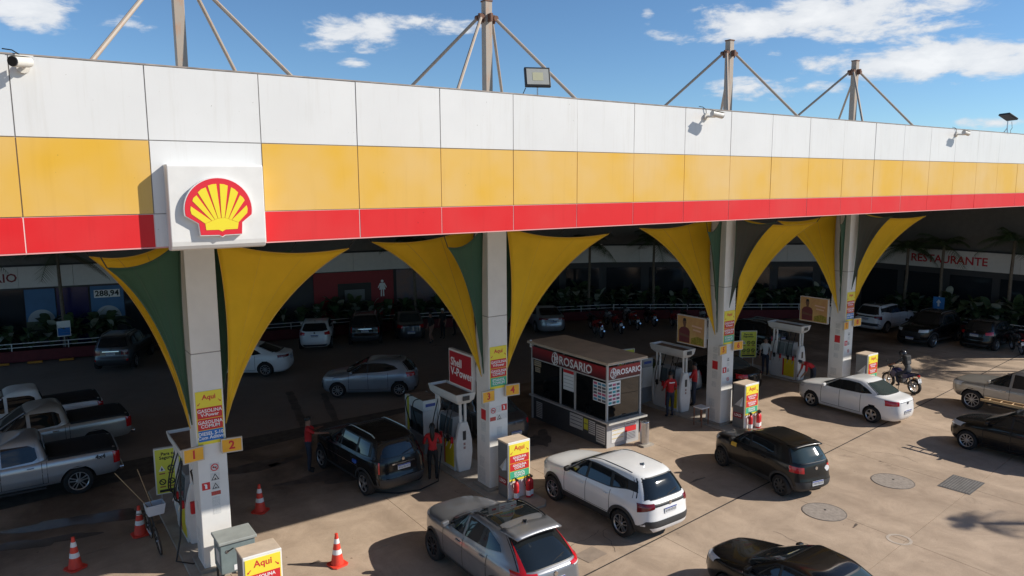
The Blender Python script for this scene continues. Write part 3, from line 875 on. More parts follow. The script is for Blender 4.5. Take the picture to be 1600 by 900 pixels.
def side_patch(mb, sh, lo, hi, sgn, eps, nx=10, nz=7, mi=0):
    P = []
    for i in range(nz + 1):
        row = []
        for j in range(nx + 1):
            a, b = lerp(lo, j / nx), lerp(hi, j / nx)
            x, z = a[0] + (b[0] - a[0]) * i / nz, a[1] + (b[1] - a[1]) * i / nz
            row.append((x, sgn * (sh.S(x, z) + eps), z))
        P.append(row)
    mb.grid(P, mi)
def end_patch(mb, sh, end, z0, z1, k0, k1, eps, ny=12, nz=7, mi=0, bow=0.0, ya=None, yb=None, crown=0.0):
    """patch across the front/rear: half-width fractions k0 (bottom) k1 (top)"""
    P = []
    for i in range(nz + 1):
        row = []
        t = i / nz
        for j in range(ny + 1):
            s_ = -1 + 2 * j / ny
            z = z0 + (z1 - z0) * t
            z -= bow * (s_ * s_) * (1 - t) * -1
            z -= crown * (s_ * s_) * t
            k = k0 + (k1 - k0) * t
            y = s_ * k * sh.W(z)
            if ya is not None: y = ya + (yb - ya) * j / ny
            row.append((sh.X(y, z, end) + end * eps, y, z))
        P.append(row)
    mb.grid(P, mi)
def wrap_patch(mb, sh, end, sgn, ta, tb, za, zb, eps, n=12, nz=4, mi=0):
    """lamp that wraps a corner, ta/tb arc fractions, za/zb (z0,z1) at each end"""
    P = []
    for i in range(nz + 1):
        row = []
        for j in range(n + 1):
            u = j / n
            z0 = za[0] + (zb[0] - za[0]) * u; z1 = za[1] + (zb[1] - za[1]) * u
            z = z0 + (z1 - z0) * i / nz
            t = ta + (tb - ta) * u
            x, y, _ = sh.arc(end, sgn, t, z)
            x2, y2, _ = sh.arc(end, sgn, min(t + .02, 1), z); x1, y1, _ = sh.arc(end, sgn, max(t - .02, 0), z)
            tx, ty = x2 - x1, y2 - y1
            l = math.hypot(tx, ty) or 1
            nx_, ny_ = -ty / l, tx / l
            if nx_ * (x - sh.xm) + ny_ * y < 0: nx_, ny_ = -nx_, -ny_
            row.append((x + nx_ * eps, y + ny_ * eps, z))
        P.append(row)
    mb.grid(P, mi)
GLASS = mat('car_glass', (.010, .013, .015), .03, spec=.65)
GLASSG = mat('car_glass_clear', (.035, .05, .05), .04, spec=.7)
TRIM = mat('car_trim', (.014, .014, .015), .45)
CLAD = mat('car_cladding', (.035, .036, .038), .6, var=.1, scale=6)
CHROME = mat('chrome', (.62, .62, .63), .12, metal=1.0)
LAMP_R = mat('lamp_red', (.50, .008, .012), .15, coat=.6)
LAMP_D = mat('lamp_dark_red', (.16, .006, .010), .15, coat=.6)
LAMP_C = mat('lamp_clear', (.62, .64, .66), .1, coat=.6)
ALLOY = mat('alloy', (.46, .46, .47), .3, metal=.8)
ALLOYD = mat('alloy_dark', (.06, .06, .065), .35, metal=.6)
WELL = mat('wheel_well', (.008, .008, .008), .9)
SEAM = mat('panel_seam', (.01, .01, .01), .8)
PLATE = mat('number_plate', (.72, .73, .74), .45)
PLATEB = mat('plate_blue', (.02, .05, .30), .45)
INK = mat('plate_ink', (.03, .03, .04), .6)
PAINTS = {}
def paint(name, c, metal=0.0, rough=.32, dirt=.06):
    m = mat('paint_' + name, c, rough, metal=metal, coat=.45 if max(c) < .02 else .85, var=dirt, scale=2.2, spec=.3 if max(c) < .02 else .5)
    return m
P_WHITE = paint('white', (.78, .78, .77), dirt=.03)
P_BLACK = paint('black', (.006, .006, .0065), dirt=.4, rough=.25)
P_BLACKD = paint('dusty_black', (.007, .0068, .0066), dirt=.4, rough=.33)
P_GREY = paint('grey', (.27, .275, .29), metal=.6, rough=.33)
P_SILVER = paint('silver', (.42, .435, .46), metal=.65, rough=.34)
P_SILVB = paint('blue_silver', (.36, .40, .45), metal=.6, rough=.34)
P_CHAMP = paint('champagne', (.40, .375, .335), metal=.55, rough=.36)
P_DGREY = paint('dark_grey', (.07, .072, .076), metal=.5, rough=.35)
P_RED = paint('dark_red', (.16, .012, .014), metal=.2)
P_DBLUE = paint('navy', (.02, .025, .05), metal=.3)

_wheel = {}
def wheel_meshes(r, style):
    key = (round(r, 3), style)
    if key in _wheel: return _wheel[key]
    w = .105
    rr = r * .66
    ty = MB().lathe([(rr - .01, -w * .8), (rr + .01, -w), (r - .03, -w), (r - .008, -w * .82), (r, -w * .45), (r, w * .45), (r - .008, w * .82), (r - .03, w), (rr + .01, w), (rr - .01, w * .8)], 32, 'y').mesh('wheel', RUBBER, True)
    fix_normals(ty)
    mb = MB()
    mb.lathe([(rr - .004, w * .86), (rr - .004, w * .1), (0, w * .1)], 28, 'y', mi=1)          # dark barrel
    mb.lathe([(rr - .02, w * .80), (rr, w * .98), (rr + .012, w * .98), (rr + .012, w * .8)], 32, 'y', mi=0)
    ns = {'five': 5, 'ten': 10, 'split': 5, 'steel': 8, 'six': 6, 'two': 5}[style]
    for k in range(ns):
        a = 2 * math.pi * k / ns + .3
        u = Vector((math.cos(a), 0, math.sin(a))); v = Vector((-math.sin(a), 0, math.cos(a)))
        def spoke(off0, off1, w0, w1):
            P = [(.03, off0 - w0), (rr - .01, off1 - w1), (rr - .01, off1 + w1), (.03, off0 + w0)]
            mb.prism(P, (0, w * .52, 0), u, v, (0, w * .34, 0), 0)
        if style == 'split': spoke(-.02, -.05, .012, .014); spoke(.02, .05, .012, .014)
        elif style == 'ten': spoke(0, 0, .014, .013)
        elif style == 'steel': spoke(0, 0, .035, .03)
        elif style == 'two': spoke(-.02, -.075, .014, .022); spoke(.02, .075, .014, .022)
        else: spoke(0, 0, .03, .036)
    mb.lathe([(0, w * .93), (.05, w * .93), (.065, w * .8), (.065, w * .3)], 14, 'y')
    m0 = {'steel': mat('steel_wheel', (.05, .048, .045), .6), 'two': ALLOYD}.get(style, ALLOY)
    ri = mb.mesh('rim', [m0, WELL], True)
    fix_normals(ri)
    try: ri.set_sharp_from_angle(angle=R(35))
    except Exception: pass
    _wheel[key] = (ty, ri)
    return _wheel[key]
_body = {}
def cut_body(key, mb, wheels, r_arch, clad, W):
    """body shell with wheel arches cut out; material 0 paint, 1 cladding, 2 wheel well"""
    if key in _body: return _body[key]
    me = mb.mesh('body', [P_WHITE])
    fix_normals(me)
    o = bpy.data.objects.new('tmp_body', me); COL.objects.link(o)
    cu = MB()
    for x, z in wheels:
        for s_ in (-1, 1): cu.cyl((x, s_ * (W - .26), z), (x, s_ * (W + .4), z), r_arch, n=40)
    cm = cu.mesh('cut', [P_WHITE]); fix_normals(cm)
    c = bpy.data.objects.new('tmp_cut', cm); COL.objects.link(c)
    b = o.modifiers.new('b', 'BOOLEAN'); b.object = c; b.operation = 'DIFFERENCE'; b.solver = 'EXACT'
    dg = bpy.context.evaluated_depsgraph_get()
    res = bpy.data.meshes.new_from_object(o.evaluated_get(dg))
    bpy.data.objects.remove(o); bpy.data.objects.remove(c); bpy.data.meshes.remove(me); bpy.data.meshes.remove(cm)
    res.materials.clear()
    mi = []
    for p in res.polygons:
        x, y, z = p.center
        k = 0
        if z < clad: k = 1
        for wx, wz in wheels:
            if math.hypot(x - wx, z - wz) < r_arch + .004 and abs(y) > W - .30: k = 2
        mi.append(k)
    res.polygons.foreach_set('material_index', mi)
    res.polygons.foreach_set('use_smooth', [True] * len(res.polygons))
    _body[key] = res
    return res
def levels_for(sh, extra=(), hood=None):
    L = list(np.linspace(sh.z0, sh.z0 + .25, 5)) + list(np.linspace(sh.z0 + .25, sh.z1 - .16, 22)) + list(np.linspace(sh.z1 - .16, sh.z1, 12))
    if hood: L += list(np.linspace(hood[0], hood[1], 14))
    L += list(extra)
    L = sorted(set(round(z, 4) for z in L))
    out = [L[0]]
    for z in L[1:]:
        if z - out[-1] > .004: out.append(z)
    return out
def plate_part(t, x, y, z, end, name='number_plate', blue=True, tilt=0.0):
    p = MB().box(x - .01 * (end < 0), x + .01 * (end > 0), y - .20, y + .20, z - .065, z + .065).obj(name, PLATE, t)
    xo = x + end * .0115
    if blue: MB().box(min(xo, xo + end * .001), max(xo, xo + end * .001), y - .198, y + .198, z + .035, z + .063).obj('plate_band', PLATEB, p)
    mb = MB()
    rr = random.Random(int(1000 * (x + z)) + int(t.location.x * 77))
    for k in range(7):
        yy = y - .155 + k * .052
        mb.box(min(xo, xo + end * .001), max(xo, xo + end * .001), yy - .017, yy - .008, z - .045, z + .022)
        mb.box(min(xo, xo + end * .001), max(xo, xo + end * .001), yy + .006, yy + .015, z - .045, z + .022)
        zz = z + rr.choice([-.04, -.012, .014])
        mb.box(min(xo, xo + end * .001), max(xo, xo + end * .001), yy - .008, yy + .006, zz, zz + .009)
    mb.obj('plate_characters', INK, p)

def car(name, label, spec, pnt, loc, heading, cat='car', group='cars at the filling station', detail=2, steer=0.0, **over):
    S = dict(SPECS[spec]); S.update(over)
    t = thing(name, label, cat, (loc[0], loc[1], 0), R(heading), group)
    sh = Shell(S['front'], S['rear'], S['width'], S.get('nf', ((0, 4.5), (3, 4.5))), S.get('nr', ((0, 5.5), (3, 5.5))), S.get('xm', 0.0))
    cab = sh
    wb, wr = S['wb'] / 2, S['wr']
    wheels = [(wb, wr), (-wb, wr)]
    Wd = max(p[1] for p in S['width'])
    mb = MB()
    sh.build(mb, levels_for(sh, (S['clad'],) if S['clad'] > sh.z0 else (), S.get('hood')))
    if 'cab' in S:
        c_ = S['cab']
        cab = Shell(c_['front'], c_['rear'], c_['width'], ((0, 6), (3, 6)), ((0, 7), (3, 7)), c_.get('xm', 0))
        cq = MB(); cab.build(cq, levels_for(cab)); cq.obj('cab', pnt, t, smooth=True)
    me = cut_body(spec, mb, wheels, wr + S.get('gap', .055), S['clad'], Wd).copy()
    for m in (pnt, S.get('cladm', pnt) or pnt, WELL): me.materials.append(m)
    b = bpy.data.objects.new('body', me); link(b, t)
    try: me.set_sharp_from_angle(angle=R(38))
    except Exception: pass
    def part(nm, m, fn, parent=t, smooth=True):
        q = MB(); fn(q)
        return q.obj(nm, m, parent, smooth=smooth, fix=False)
    gl = S.get('glass', GLASS)
    # glazing
    ws = S['windscreen']
    part('windscreen_surround', TRIM, lambda q: end_patch(q, cab, 1, ws[0] - .02, ws[1] + .015, ws[2] + .035, ws[3] + .035, .006, bow=ws[4] if len(ws) > 4 else 0))
    part('windscreen', gl, lambda q: end_patch(q, cab, 1, ws[0], ws[1], ws[2], ws[3], .013, bow=ws[4] if len(ws) > 4 else 0))
    rw = S['rear_window']
    part('rear_window_surround', TRIM, lambda q: end_patch(q, cab, -1, rw[0] - .02, rw[1] + .015, rw[2] + .03, rw[3] + .03, .006, bow=rw[4] if len(rw) > 4 else 0))
    rg = part('rear_window', S.get('rglass', gl), lambda q: end_patch(q, cab, -1, rw[0], rw[1], rw[2], rw[3], .013, bow=rw[4] if len(rw) > 4 else 0))
    if S.get('wiper'):
        z = rw[0] + .05
        MB().tube([(cab.X(.0, z, -1) - .03, 0, z - .03), (cab.X(-.3, z + .07, -1) - .03, -.36, z + .06)], .010, 5).obj('wiper', BLACK, rg)
    for s_ in (1, -1):
        if 'dlo' in S:
            d = S['dlo']
            part('window_surround', S.get('dlom', TRIM), lambda q: side_patch(q, cab, d[0], d[1], s_, .007, nx=22, nz=6))
        for w in S['windows']:
            part('side_window', gl, lambda q: side_patch(q, cab, w[0], w[1], s_, .014, nx=12, nz=6))
        if detail >= 1:
            for x in S['seams']:
                z0, z1 = S['seam_z']
                part('door_seam', SEAM, lambda q: side_patch(q, sh, [(x - .007, z0), (x + .007, z0)], [(x - .007, z1), (x + .007, z1)], s_, .0035, nx=1, nz=14))
            z0 = S['seam_z'][0]
            part('sill_seam', SEAM, lambda q: side_patch(q, sh, [(S['seams'][-1], z0 - .006), (S['seams'][0], z0 - .006)], [(S['seams'][-1], z0 + .006), (S['seams'][0], z0 + .006)], s_, .0035, nx=16, nz=1))
            if 'crease' in S:
                zc, xa, xb = S['crease']
                part('body_crease', S.get('creasem', pnt), lambda q: side_patch(q, sh, [(xa, zc - .012), (xb, zc - .012)], [(xa, zc + .012), (xb, zc + .012)], s_, .006, nx=18, nz=2))
            for x, z in S['handles']:
                y = sh.S(x, z)
                MB().box(x - .085, x + .085, s_ * (y - .01), s_ * (y + .028), z - .014, z + .014).obj('door_handle', S.get('handlem', pnt), t, bevel=.008)
        if 'mirror' in S:
            x, z = S['mirror']
            y = s_ * (cab.S(x, z) + .03)
            mm = MB().add([(x + .06 + a, y + s_ * bq, z + c) for a in (-.05, .05) for (bq, c) in ((0.0, -.05), (.17, -.06), (.19, .06), (.02, .08))], [(0, 1, 2, 3), (7, 6, 5, 4), (0, 4, 5, 1), (1, 5, 6, 2), (2, 6, 7, 3), (3, 7, 4, 0)]).obj('mirror', S.get('mirrorm', pnt), t, bevel=.025)
            MB().cyl((x + .05, s_ * (abs(y) - .06), z - .06), (x + .06, s_ * (abs(y) + .05), z - .01), .025, n=6).obj('mirror_stalk', TRIM, mm)
        # lamps
        for (za, zb, yin, xout, m, nm) in S['tails']:
            part(nm, m, lambda q: wrap_patch(q, sh, -1, s_, sh.t_of_x(-1, xout, sum(za) / 2), sh.t_of_y(-1, yin, sum(zb) / 2), za, zb, .012))
        for (za, zb, yin, xout, m, nm) in S['heads']:
            part(nm, m, lambda q: wrap_patch(q, sh, 1, s_, sh.t_of_x(1, xout, sum(za) / 2), sh.t_of_y(1, yin, sum(zb) / 2), za, zb, .012))
        # arch lips
        if S.get('lip'):
            for wx, wz in wheels:
                r0, r1 = wr + S.get('gap', .055) - .004, wr + S.get('gap', .055) + S['lip']
                def lip(q):
                    P = []
                    for rad in (r0, (r0 + r1) / 2, r1):
                        row = []
                        for k in range(25):
                            a = R(-12) + R(204) * k / 24
                            x, z = wx + rad * math.cos(a), max(wz + rad * math.sin(a), sh.z0 + .01)
                            row.append((x, s_ * (sh.S(x, z) + .014), z))
                        P.append(row)
                    q.grid(P)
                part('arch_trim', S.get('cladm') or CLAD, lip)
        if S.get('rails'):
            xa, xb, k = S['rails'][:3]
            pts = []
            for i in range(11):
                u = i / 10
                x = xa + (xb - xa) * u
                y = k
                pts.append((x, s_ * y, cab.top(x, y) + (.035 if 0 < i < 10 else 0.0)))
            MB().tube(pts, .016, 6).obj('roof_rail', S.get('railm', TRIM), t, smooth=True)
        if S.get('roofgroove'):
            xa, xb, k = S['roofgroove']
            pts = [(xa + (xb - xa) * i / 12, s_ * k, cab.top(xa + (xb - xa) * i / 12, k) + .003) for i in range(13)]
            MB().tube(pts, .010, 5).obj('roof_moulding', TRIM, t)
    for (xa, xb, k, m, nm) in S.get('roofs', []):
        P = []
        for i in range(13):
            x = xa + (xb - xa) * i / 12
            P.append([(x, k * (-1 + 2 * j / 12), cab.top(x, k * (-1 + 2 * j / 12)) + .007) for j in range(13)])
        MB().grid(P).obj(nm, m, t, smooth=True, fix=False)
    for (end, z0, z1, k0, k1, m, nm) in S.get('bands', []):
        part(nm, m, lambda q: end_patch(q, sh, end, z0, z1, k0, k1, .010, ny=16))
    if S.get('fin') is not None and detail >= 1:
        x = S['fin']; z = cab.top(x, 0)
        MB().add([(x + .08, 0, z), (x - .09, -.025, z), (x - .09, .025, z), (x - .085, 0, z + .07)], [(0, 1, 3), (0, 3, 2), (1, 2, 3)]).obj('aerial_fin', S.get('finm', TRIM), t, smooth=True)
    pz = S.get('plate', .75)
    plate_part(t, sh.X(0, pz, -1) - .012, 0, pz, -1)
    fz = S.get('fplate', .48)
    plate_part(t, sh.X(0, fz, 1) + .012, 0, fz, 1)
    ez = S.get('emblem')
    if ez:
        x = sh.X(0, ez, -1)
        MB().lathe([(0, -.02), (.045, -.02), (.05, 0)], 14, 'x', (x, 0, ez)).obj('tailgate_emblem', S.get('emblemm', CHROME), t)
    if 'spoiler' in S:
        x0, x1, z, k = S['spoiler']
        P = []
        for i in range(4):
            u = i / 3
            x = x0 + (x1 - x0) * u
            P.append([(x, k * (1 - .06 * u) * (-1 + 2 * j / 10), z - .02 * u - .03 * (-1 + 2 * j / 10) ** 2 + .012) for j in range(11)])
        o = MB().grid(P).obj('roof_spoiler', S.get('spoilm', pnt), t, smooth=True)
        so = o.modifiers.new('s', 'SOLIDIFY'); so.thickness = .035; so.offset = -1
    if 'exhaust' in S:
        MB().cyl((sh.X(.4, .3, -1) + .05, -.45, .28), (sh.X(.4, .3, -1) - .03, -.45, .28), .03, n=10).obj('exhaust_pipe', STEEL, t)
    # wheels
    ty, ri = wheel_meshes(wr, S['rim'])
    for wx, wz in wheels:
        for s_ in (1, -1):
            w = bpy.data.objects.new('wheel', ty); link(w, t)
            w.location = (wx, s_ * (Wd - .115), wz)
            rz = (0 if s_ > 0 else math.pi) + (R(steer) if wx > 0 else 0)
            w.rotation_euler = (0, 0, rz)
            r_ = bpy.data.objects.new('rim', ri); link(r_, w)
    if 'extra' in S: S['extra'](t, sh, cab, pnt)
    return t, sh, cab

SPECS = {}
# compact white crossover
SPECS['crossover'] = dict(
    wb=2.65, wr=.345, clad=.47, cladm=CLAD, gap=.05, lip=.075, rim='split', hood=(.9, 1.13),
    front=[(.24, 2.02), (.34, 2.14), (.55, 2.19), (.80, 2.17), (.93, 2.09), (1.00, 1.85), (1.06, 1.45), (1.11, 1.02), (1.17, .86), (1.36, .50), (1.50, .16), (1.565, -.12), (1.605, -.45), (1.625, -.75)],
    rear=[(.24, -2.02), (.34, -2.13), (.50, -2.17), (.72, -2.14), (.95, -2.12), (1.06, -2.05), (1.20, -1.97), (1.36, -1.85), (1.50, -1.72), (1.565, -1.58), (1.605, -1.25), (1.625, -.95)],
    width=[(.24, .78), (.34, .86), (.55, .90), (.80, .905), (.98, .885), (1.08, .85), (1.20, .80), (1.40, .715), (1.52, .655), (1.575, .59), (1.605, .47), (1.625, .18)],
    nf=((0, 4.2), (1.0, 3.8), (1.15, 4), (1.63, 4.5)), nr=((0, 5.5), (1.1, 5), (1.63, 5)),
    windscreen=(1.15, 1.52, .86, .84), rear_window=(1.10, 1.50, .90, .86),
    dlo=([(.74, 1.09), (.0, 1.10), (-.9, 1.13), (-1.45, 1.24), (-1.72, 1.22)], [(.18, 1.49), (-.2, 1.515), (-.9, 1.50), (-1.35, 1.45), (-1.60, 1.42)]),
    windows=[([(.62, 1.115), (.02, 1.12)], [(.14, 1.47), (.02, 1.485)]), ([(-.07, 1.12), (-.88, 1.15)], [(-.07, 1.487), (-.80, 1.47)]), ([(-.98, 1.18), (-1.42, 1.26)], [(-.92, 1.45), (-1.36, 1.42)])],
    seams=[.82, -.03, -.92], seam_z=(.50, 1.08), handles=[(.12, .93), (-.78, .96)], mirror=(.62, 1.13), mirrorm=TRIM,
    tails=[((.80, 1.02), (.90, 1.02), .50, -1.80, LAMP_D, 'tail_lamp')], heads=[((.86, .94), (.84, .92), .45, 1.75, LAMP_C, 'head_lamp')],
    bands=[(-1, .93, 1.00, .80, .80, TRIM, 'tailgate_garnish'), (-1, .44, .60, .93, .80, CLAD, 'rear_bumper'), (-1, .29, .43, .62, .74, mat('skid_silver', (.70, .70, .70), .4), 'rear_skid_plate'), (1, .50, .86, .6, .62, BLACK, 'grille')],
    roofgroove=(.05, -1.35, .52), fin=-1.15, finm=P_GREY, plate=.80, wiper=True, emblem=.955)
# grey coupe-like crossover
SPECS['coupe_suv'] = dict(
    wb=2.67, wr=.35, clad=.40, cladm=CLAD, gap=.05, lip=.05, rim='two', hood=(.92, 1.17),
    front=[(.26, 2.04), (.38, 2.16), (.62, 2.20), (.88, 2.16), (.98, 2.06), (1.05, 1.75), (1.11, 1.35), (1.15, .95), (1.20, .80), (1.40, .40), (1.55, .05), (1.62, -.28), (1.66, -.60), (1.675, -.80)],
    rear=[(.26, -2.02), (.38, -2.16), (.60, -2.20), (.85, -2.16), (1.02, -2.12), (1.08, -2.05), (1.20, -1.93), (1.36, -1.72), (1.50, -1.50), (1.57, -1.38), (1.62, -1.22), (1.66, -1.0), (1.675, -.90)],
    width=[(.26, .78), (.38, .86), (.60, .90), (.85, .905), (1.02, .885), (1.12, .845), (1.25, .79), (1.45, .70), (1.56, .645), (1.62, .57), (1.655, .44), (1.675, .16)],
    nf=((0, 4), (1.0, 3.6), (1.2, 4), (1.68, 4.5)), nr=((0, 5), (1.1, 4.6), (1.68, 4.6)),
    windscreen=(1.19, 1.57, .87, .85), rear_window=(1.10, 1.53, .80, .84),
    dlo=([(.72, 1.12), (.0, 1.14), (-.9, 1.19), (-1.38, 1.27)], [(.12, 1.535), (-.2, 1.565), (-.8, 1.55), (-1.22, 1.40)]), dlom=mat('window_trim_satin', (.25, .25, .26), .35, metal=.6),
    windows=[([(.66, 1.14), (.02, 1.155)], [(.10, 1.515), (.02, 1.535)]), ([(-.06, 1.157), (-.86, 1.20), (-1.32, 1.28)], [(-.06, 1.545), (-.75, 1.53), (-1.20, 1.385)])],
    seams=[.80, -.03, -.95], seam_z=(.42, 1.10), handles=[(.15, .98), (-.78, 1.02)], mirror=(.60, 1.16), handlem=P_GREY, crease=(.86, -1.0, .9),
    tails=[((.98, 1.08), (1.00, 1.055), .42, -1.70, LAMP_R, 'tail_lamp'), ((1.07, 1.50), (1.06, 1.085), .60, -1.66, LAMP_R, 'lamp_blade'), ((.95, .985), (.975, .995), .48, -1.85, LAMP_C, 'reverse_lamp')],
    heads=[((.92, .98), (.90, .97), .45, 1.7, LAMP_C, 'head_lamp')],
    roofs=[(.04, -.40, .555, GLASS, 'sunroof_front'), (-.44, -.93, .545, GLASS, 'sunroof_rear')],
    bands=[(-1, .30, .44, .60, .70, STEEL, 'rear_skid_plate'), (1, .50, .86, .6, .62, BLACK, 'grille')],
    rails=(.0, -1.15, .555), fin=-1.08, plate=.82, wiper=True, emblem=.955, spoiler=(-1.05, -1.62, 1.635, .60))
# small black hatchback
SPECS['small_hatch'] = dict(
    wb=2.42, wr=.30, clad=.40, cladm=CLAD, gap=.05, lip=.06, rim='steel', hood=(.85, 1.06),
    front=[(.22, 1.70), (.32, 1.80), (.52, 1.84), (.76, 1.82), (.88, 1.74), (.95, 1.50), (1.00, 1.20), (1.04, .95), (1.09, .82), (1.25, .55), (1.37, .28), (1.43, .05), (1.47, -.30), (1.485, -.55)],
    rear=[(.22, -1.68), (.32, -1.79), (.48, -1.82), (.62, -1.79), (.80, -1.76), (.98, -1.72), (1.10, -1.65), (1.25, -1.52), (1.36, -1.42), (1.43, -1.30), (1.47, -1.0), (1.485, -.75)],
    width=[(.22, .69), (.32, .76), (.52, .79), (.76, .79), (.95, .77), (1.04, .735), (1.18, .69), (1.32, .635), (1.41, .585), (1.45, .51), (1.475, .38), (1.485, .15)],
    nf=((0, 4), (.95, 3.6), (1.05, 4), (1.5, 4.5)), nr=((0, 4.8), (1.0, 4.4), (1.5, 4.4)),
    windscreen=(1.06, 1.38, .86, .84), rear_window=(1.03, 1.36, .84, .82),
    dlo=([(.72, 1.02), (.0, 1.03), (-.7, 1.06), (-1.0, 1.12)], [(.28, 1.345), (-.1, 1.375), (-.6, 1.365), (-.88, 1.32)]),
    windows=[([(.64, 1.04), (.06, 1.045)], [(.25, 1.33), (.06, 1.35)]), ([(-.02, 1.045), (-.66, 1.07), (-.90, 1.11)], [(-.02, 1.352), (-.58, 1.345), (-.82, 1.31)])],
    seams=[.80, .02, -.72], seam_z=(.42, 1.01), handles=[(.16, .88), (-.56, .91)], mirror=(.60, 1.05), mirrorm=TRIM, handlem=TRIM,
    tails=[((.78, .95), (.76, .92), .42, -1.45, LAMP_R, 'tail_lamp')], heads=[((.78, .90), (.76, .88), .40, 1.45, LAMP_C, 'head_lamp')],
    bands=[(-1, .33, .52, .78, .82, CLAD, 'rear_bumper'), (1, .45, .72, .6, .62, BLACK, 'grille')],
    roofgroove=(.2, -1.1, .47), plate=.47, wiper=True, emblem=.86, rglass=GLASSG, spoiler=(-1.15, -1.46, 1.435, .54))
# white saloon
SPECS['saloon'] = dict(
    wb=2.47, wr=.30, clad=.0, gap=.045, rim='five', hood=(.82, 1.0),
    front=[(.18, 1.98), (.28, 2.07), (.48, 2.10), (.70, 2.06), (.80, 1.96), (.87, 1.70), (.93, 1.35), (.98, 1.0), (1.03, .86), (1.20, .50), (1.32, .20), (1.39, -.05), (1.43, -.38), (1.445, -.60)],
    rear=[(.18, -2.00), (.28, -2.09), (.50, -2.13), (.72, -2.11), (.88, -2.09), (.95, -2.02), (.985, -1.80), (1.01, -1.62), (1.08, -1.48), (1.20, -1.25), (1.32, -1.02), (1.39, -.88), (1.43, -.75), (1.445, -.68)],
    width=[(.18, .73), (.28, .80), (.48, .825), (.70, .83), (.88, .81), (.98, .775), (1.10, .72), (1.25, .655), (1.36, .595), (1.41, .51), (1.435, .38), (1.445, .12)],
    nf=((0, 3.6), (.9, 3.4), (1.05, 4), (1.45, 4.5)), nr=((0, 4.4), (1.0, 4.2), (1.1, 5), (1.45, 4.6)),
    windscreen=(1.01, 1.35, .87, .84), rear_window=(1.045, 1.355, .83, .82),
    dlo=([(.72, .965), (.0, .975), (-.8, 1.0), (-1.18, 1.05)], [(.16, 1.30), (-.2, 1.335), (-.62, 1.32), (-.98, 1.17)]),
    windows=[([(.66, .98), (.06, .985)], [(.15, 1.285), (.06, 1.30)]), ([(.0, .987), (-.75, 1.01), (-1.10, 1.06)], [(.0, 1.31), (-.58, 1.30), (-.94, 1.16)])],
    seams=[.80, .03, -.80], seam_z=(.30, .96), handles=[(.18, .80), (-.62, .84)], mirror=(.60, 1.0),
    tails=[((.74, .93), (.76, .91), .46, -1.68, LAMP_R, 'tail_lamp')], heads=[((.70, .84), (.68, .80), .42, 1.6, LAMP_C, 'head_lamp')],
    bands=[(1, .42, .62, .6, .62, BLACK, 'grille'), (-1, .865, .875, .50, .50, SEAM, 'boot_seam')],
    plate=.52, emblem=.83, emblemm=mat('dark_emblem', (.12, .12, .13), .3), rglass=GLASSG)
# boxy black estate / off-roader
SPECS['boxy_suv'] = dict(
    wb=2.66, wr=.35, clad=.42, cladm=CLAD, gap=.055, lip=.06, rim='five', hood=(.92, 1.14),
    front=[(.28, 2.00), (.40, 2.10), (.62, 2.14), (.86, 2.11), (.98, 2.02), (1.04, 1.70), (1.09, 1.30), (1.13, 1.0), (1.18, .88), (1.40, .52), (1.56, .22), (1.63, -.02), (1.67, -.35), (1.685, -.6)],
    rear=[(.28, -1.98), (.40, -2.08), (.55, -2.12), (.75, -2.06), (1.0, -2.03), (1.12, -2.0), (1.30, -1.92), (1.48, -1.83), (1.58, -1.75), (1.63, -1.62), (1.67, -1.3), (1.685, -1.0)],
    width=[(.28, .79), (.40, .87), (.60, .905), (.86, .91), (1.04, .89), (1.12, .855), (1.30, .79), (1.48, .72), (1.59, .66), (1.64, .58), (1.67, .44), (1.685, .18)],
    nf=((0, 4.5), (1.0, 4), (1.2, 4), (1.7, 4.5)), nr=((0, 5.5), (1.2, 5.2), (1.7, 5)),
    windscreen=(1.17, 1.57, .87, .85), rear_window=(1.17, 1.56, .84, .82),
    dlo=([(.74, 1.12), (.0, 1.13), (-.9, 1.14), (-1.60, 1.16)], [(.24, 1.535), (-.2, 1.56), (-.9, 1.555), (-1.50, 1.52)]),
    windows=[([(.66, 1.14), (.04, 1.145)], [(.21, 1.515), (.04, 1.53)]), ([(-.03, 1.147), (-.86, 1.155)], [(-.03, 1.535), (-.84, 1.53)]), ([(-.96, 1.16), (-1.50, 1.18)], [(-.94, 1.525), (-1.44, 1.50)])],
    seams=[.82, .0, -.91], seam_z=(.46, 1.11), handles=[(.18, .96), (-.72, .98)], mirror=(.62, 1.16), crease=(.78, -1.0, 1.0), creasem=CHROME,
    tails=[((.74, 1.06), (.76, 1.06), .70, -1.90, LAMP_R, 'tail_lamp')], heads=[((.84, .98), (.82, .96), .42, 1.75, LAMP_C, 'head_lamp')],
    bands=[(-1, .945, .985, .40, .40, CHROME, 'tailgate_garnish'), (-1, .40, .60, .86, .88, CLAD, 'rear_bumper'), (1, .5, .84, .6, .6, BLACK, 'grille')],
    rails=(.05, -1.45, .55), railm=STEEL, plate=.86, wiper=True, emblem=1.07)
